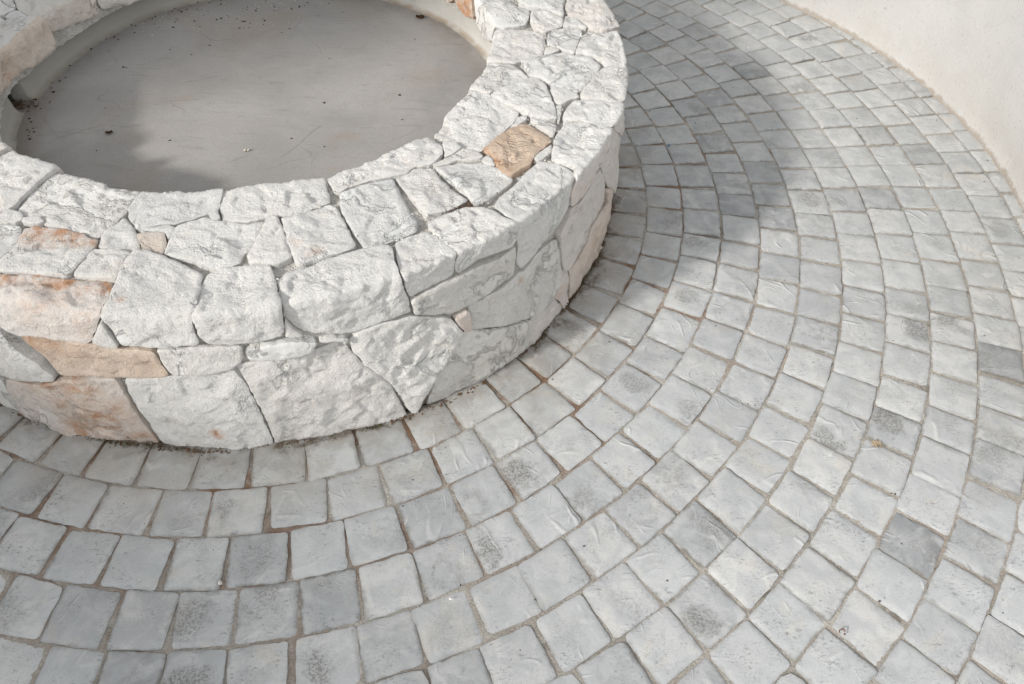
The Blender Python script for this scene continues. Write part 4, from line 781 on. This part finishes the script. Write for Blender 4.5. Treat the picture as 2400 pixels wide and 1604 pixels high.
px,py=FLOOR_SPOTS['pebble'][0]
tag(bm_obj('pebble',bm,M_PEB,(px,py,FZ)),'pale pebble lying on the grey basin floor','pebble')
bx,by=SPOTS['blue_chip'][0]; bm=bmesh.new(); crumb(bm,(0,0,.0035),.0062,random.Random(9),.6); crumb(bm,(.003,.004,.003),.003,random.Random(8),.6)
tag(bm_obj('plastic_chip',bm,M_BLUE,(bx,by,.0015)),'tiny bright blue plastic chip on the paving beside the basin','chip')
for (x,y),lab,sd,sz in zip(SPOTS['white_chip'],('small white paint flake in a joint below the basin front','white plaster crumb on a paver near the bottom of the photo'),(1,2),(.008,.006)):
    bm=bmesh.new(); rnd=random.Random(sd); a=[bm.verts.new((sz*.6*math.cos(t)*rnd.uniform(.6,1.2),sz*math.sin(t)*rnd.uniform(.5,1.1),.001+rnd.uniform(0,.004))) for t in [i*PI/4 for i in range(8)]]
    f=bm.faces.new(a); bmesh.ops.solidify(bm,geom=[f],thickness=.0022); bmesh.ops.recalc_face_normals(bm,faces=bm.faces)
    o=bm_obj('flake',bm,M_WHITECHIP,(x,y,.0025)); o.rotation_euler.z=.7*sd; tag(o,lab,'flake')
tx_,ty_=SPOTS['twig_clump'][0]; rnd=random.Random(12); bm=bmesh.new()
for k in range(26):
    a=rnd.uniform(0,2*PI); c=Vector((rnd.gauss(0,.006),rnd.gauss(0,.005),rnd.uniform(.001,.007))); l=rnd.uniform(.004,.011); d=Vector((math.cos(a),math.sin(a),rnd.uniform(-.3,.3)))
    tube(bm,[c-d*l,c+Vector((0,0,.001)),c+d*l],rnd.uniform(.0005,.0010),4)
for k in range(10): crumb(bm,(rnd.gauss(0,.006),rnd.gauss(0,.006),.002),rnd.uniform(.001,.002),rnd)
tag(bm_obj('twig_clump',bm,M_STRAW,(tx_,ty_,.0005)),'little tangle of dry twigs caught in a paving joint','twigs')
rx,ry=SPOTS['red_curl'][0]; bm=bmesh.new(); tube(bm,[(.008*math.cos(t)*(.4+.2*t),.007*math.sin(t),.002+.002*math.sin(2*t)) for t in [i*.45 for i in range(9)]],.0011,5); crumb(bm,(.002,-.004,.002),.002,random.Random(2))
tag(bm_obj('dry_tendril',bm,M_RED,(rx,ry,.002)),'curled reddish dry tendril on a paver at lower right','tendril')

# crumbs nobody could count: blossom dust, seeds and leaf bits
def scatter(name,pts,mat,z,lab,rmin,rmax,seed):
    rnd=random.Random(seed); bm=bmesh.new()
    for x,y in pts: crumb(bm,(x,y,z+rmin*.6),rnd.uniform(rmin,rmax),rnd,.7)
    o=bm_obj(name,bm,mat); tag(o,lab,'debris',None,'stuff'); return o
rnd=random.Random(21); pts=list(FLOOR_SPOTS['crumbs'])
for (x,y) in FLOOR_SPOTS['seedfield']:
    for k in range(17):
        q=(x+rnd.gauss(0,.085),y+rnd.gauss(0,.05))
        if math.hypot(*q)<.66: pts.append(q)
for k in range(60):
    a=rnd.uniform(1.9,3.6); r=.68-abs(rnd.gauss(0,.02)); pts.append((r*math.cos(a),r*math.sin(a)))
scatter('basin_debris',pts,M_DARK,FZ,'dark leaf crumbs and seeds scattered over the basin floor',.0015,.0042,5)
pts=[]
for (x,y) in FLOOR_SPOTS['seedfield']:
    for k in range(40):
        q=(x+rnd.gauss(0,.09),y+rnd.gauss(0,.05))
        if math.hypot(*q)<.66: pts.append(q)
scatter('pale_grit',pts,M_PEB,FZ,'pale grit scattered along the far edge of the basin floor',.001,.0026,6)
pts=list(SPOTS['crumb'])+list(SPOTS['crumbs2'])
for k in range(170):
    a=rnd.uniform(-2.2,1.2); r=rnd.uniform(1.12,2.5); x,y=r*math.cos(a),r*math.sin(a)
    if math.hypot(x-WC[0],y-WC[1])<WR-.02: pts.append((x,y))
scatter('paving_crumbs',pts,M_DARK,.001,'dark crumbs and seeds scattered over the paving',.001,.0026,7)
pts=[]
for k in range(160):
    a=rnd.uniform(-.45,1.6); rw=WR-.012-abs(rnd.gauss(0,.012)); pts.append((WC[0]+rw*math.cos(a),WC[1]+rw*math.sin(a)))
scatter('plaster_crumbs',pts,M_PEB,.0005,'pale plaster crumbs along the foot of the curved wall',.0012,.0034,8)
bm=bmesh.new(); lx,ly=FLOOR_SPOTS['litter'][0]
ux=Vector((math.cos(am_),math.sin(am_),0)) if False else Vector((math.cos((NOTCH[0]+NOTCH[1])/2),math.sin((NOTCH[0]+NOTCH[1])/2),0))
for k in range(150):
    c=ux*(.725+rnd.gauss(0,.028))+Vector((0,rnd.gauss(0,.018),FZ+rnd.uniform(.001,.010))); a=rnd.uniform(0,6.3); d=Vector((math.cos(a),math.sin(a),rnd.uniform(-.3,.3)))*rnd.uniform(.003,.009)
    tube(bm,[c-d,c+d],rnd.uniform(.0005,.0012),4)
tag(bm_obj('leaf_litter',bm,M_TWIG),'brown leaf litter heaped in the drain gap of the basin','litter',None,'stuff')
pts=[]
for k in range(900):
    a=rnd.uniform(-2.3,.5); m_=fbm(Vector((a*7,4.2,.9)),4)
    if m_<-.15: continue
    r=rb(a)+abs(rnd.gauss(0,.006)); pts.append((r*math.cos(a),r*math.sin(a)))
scatter('soil_crumbs',pts,M_TWIG,.0005,'dark soil gathered along the foot of the basin wall',.0012,.0036,9)
# moss and soil along the foot of the basin
bm=bmesh.new()
for k in range(2600):
    a=rnd.choice([rnd.gauss(-.60,.13),rnd.gauss(-.60,.16),rnd.gauss(-1.1,.12),rnd.gauss(-1.66,.16),rnd.uniform(-2.,-.3)])
    m_=fbm(Vector((a*9,2.2,.3)),3)
    if m_<-.05: continue
    r=rb(a)+.004+abs(rnd.gauss(0,.006)); c=Vector((r*math.cos(a),r*math.sin(a),rnd.uniform(-.003,.006)))
    l=rnd.uniform(.002,.0055); an=rnd.uniform(0,6.3); t1=Vector((math.cos(an),math.sin(an),0))*.0012; tip=c+Vector((rnd.gauss(0,.002),rnd.gauss(0,.002),l))
    vs=[bm.verts.new(c-t1),bm.verts.new(c+t1),bm.verts.new(tip)]; bm.faces.new(vs)
tag(bm_obj('moss',bm,M_MOSS),'dark green moss along the foot of the basin wall','moss',None,'stuff')

# ---------------------------------------------------------------- camera
cam=bpy.data.cameras.new('camera'); cam.sensor_width=36; cam.lens=36*1737.43/2400; cam.clip_start=.02; cam.clip_end=500
co=bpy.data.objects.new('camera',cam); co.matrix_world=CM; COL.objects.link(co); scene.camera=co

# ---------------------------------------------------------------- daylight
SUN_EL=math.radians(27); SUN_DIR=Vector((-.81,-.58,0)).normalized()     # towards the sun, on the ground plane
sd=(SUN_DIR*math.cos(SUN_EL)+Vector((0,0,math.sin(SUN_EL)))).normalized()
sun=bpy.data.lights.new('sun','SUN'); sun.energy=1.75; sun.angle=math.radians(4.2); sun.color=(1,.965,.92)
so=bpy.data.objects.new('sun',sun); so.rotation_euler=sd.to_track_quat('Z','Y').to_euler(); so.location=(-3,-3,4); COL.objects.link(so)
wd=bpy.data.worlds.new('World'); scene.world=wd; wd.use_nodes=True; nt=wd.node_tree
bg=nt.nodes['Background']; sky=nt.nodes.new('ShaderNodeTexSky'); sky.sky_type='NISHITA'; sky.sun_disc=False
sky.sun_elevation=SUN_EL; sky.sun_rotation=math.atan2(SUN_DIR.x,SUN_DIR.y); sky.air_density=1.; sky.dust_density=.6; sky.ozone_density=1.
hs=nt.nodes.new('ShaderNodeHueSaturation'); hs.inputs['Saturation'].default_value=.12
nt.links.new(sky.outputs[0],hs.inputs['Color']); nt.links.new(hs.outputs[0],bg.inputs['Color']); bg.inputs['Strength'].default_value=.15
vs=scene.view_settings; vs.view_transform='Standard'; vs.look='None'; vs.exposure=1.2; vs.gamma=1
scene.render.engine='CYCLES'; scene.cycles.use_denoising=True
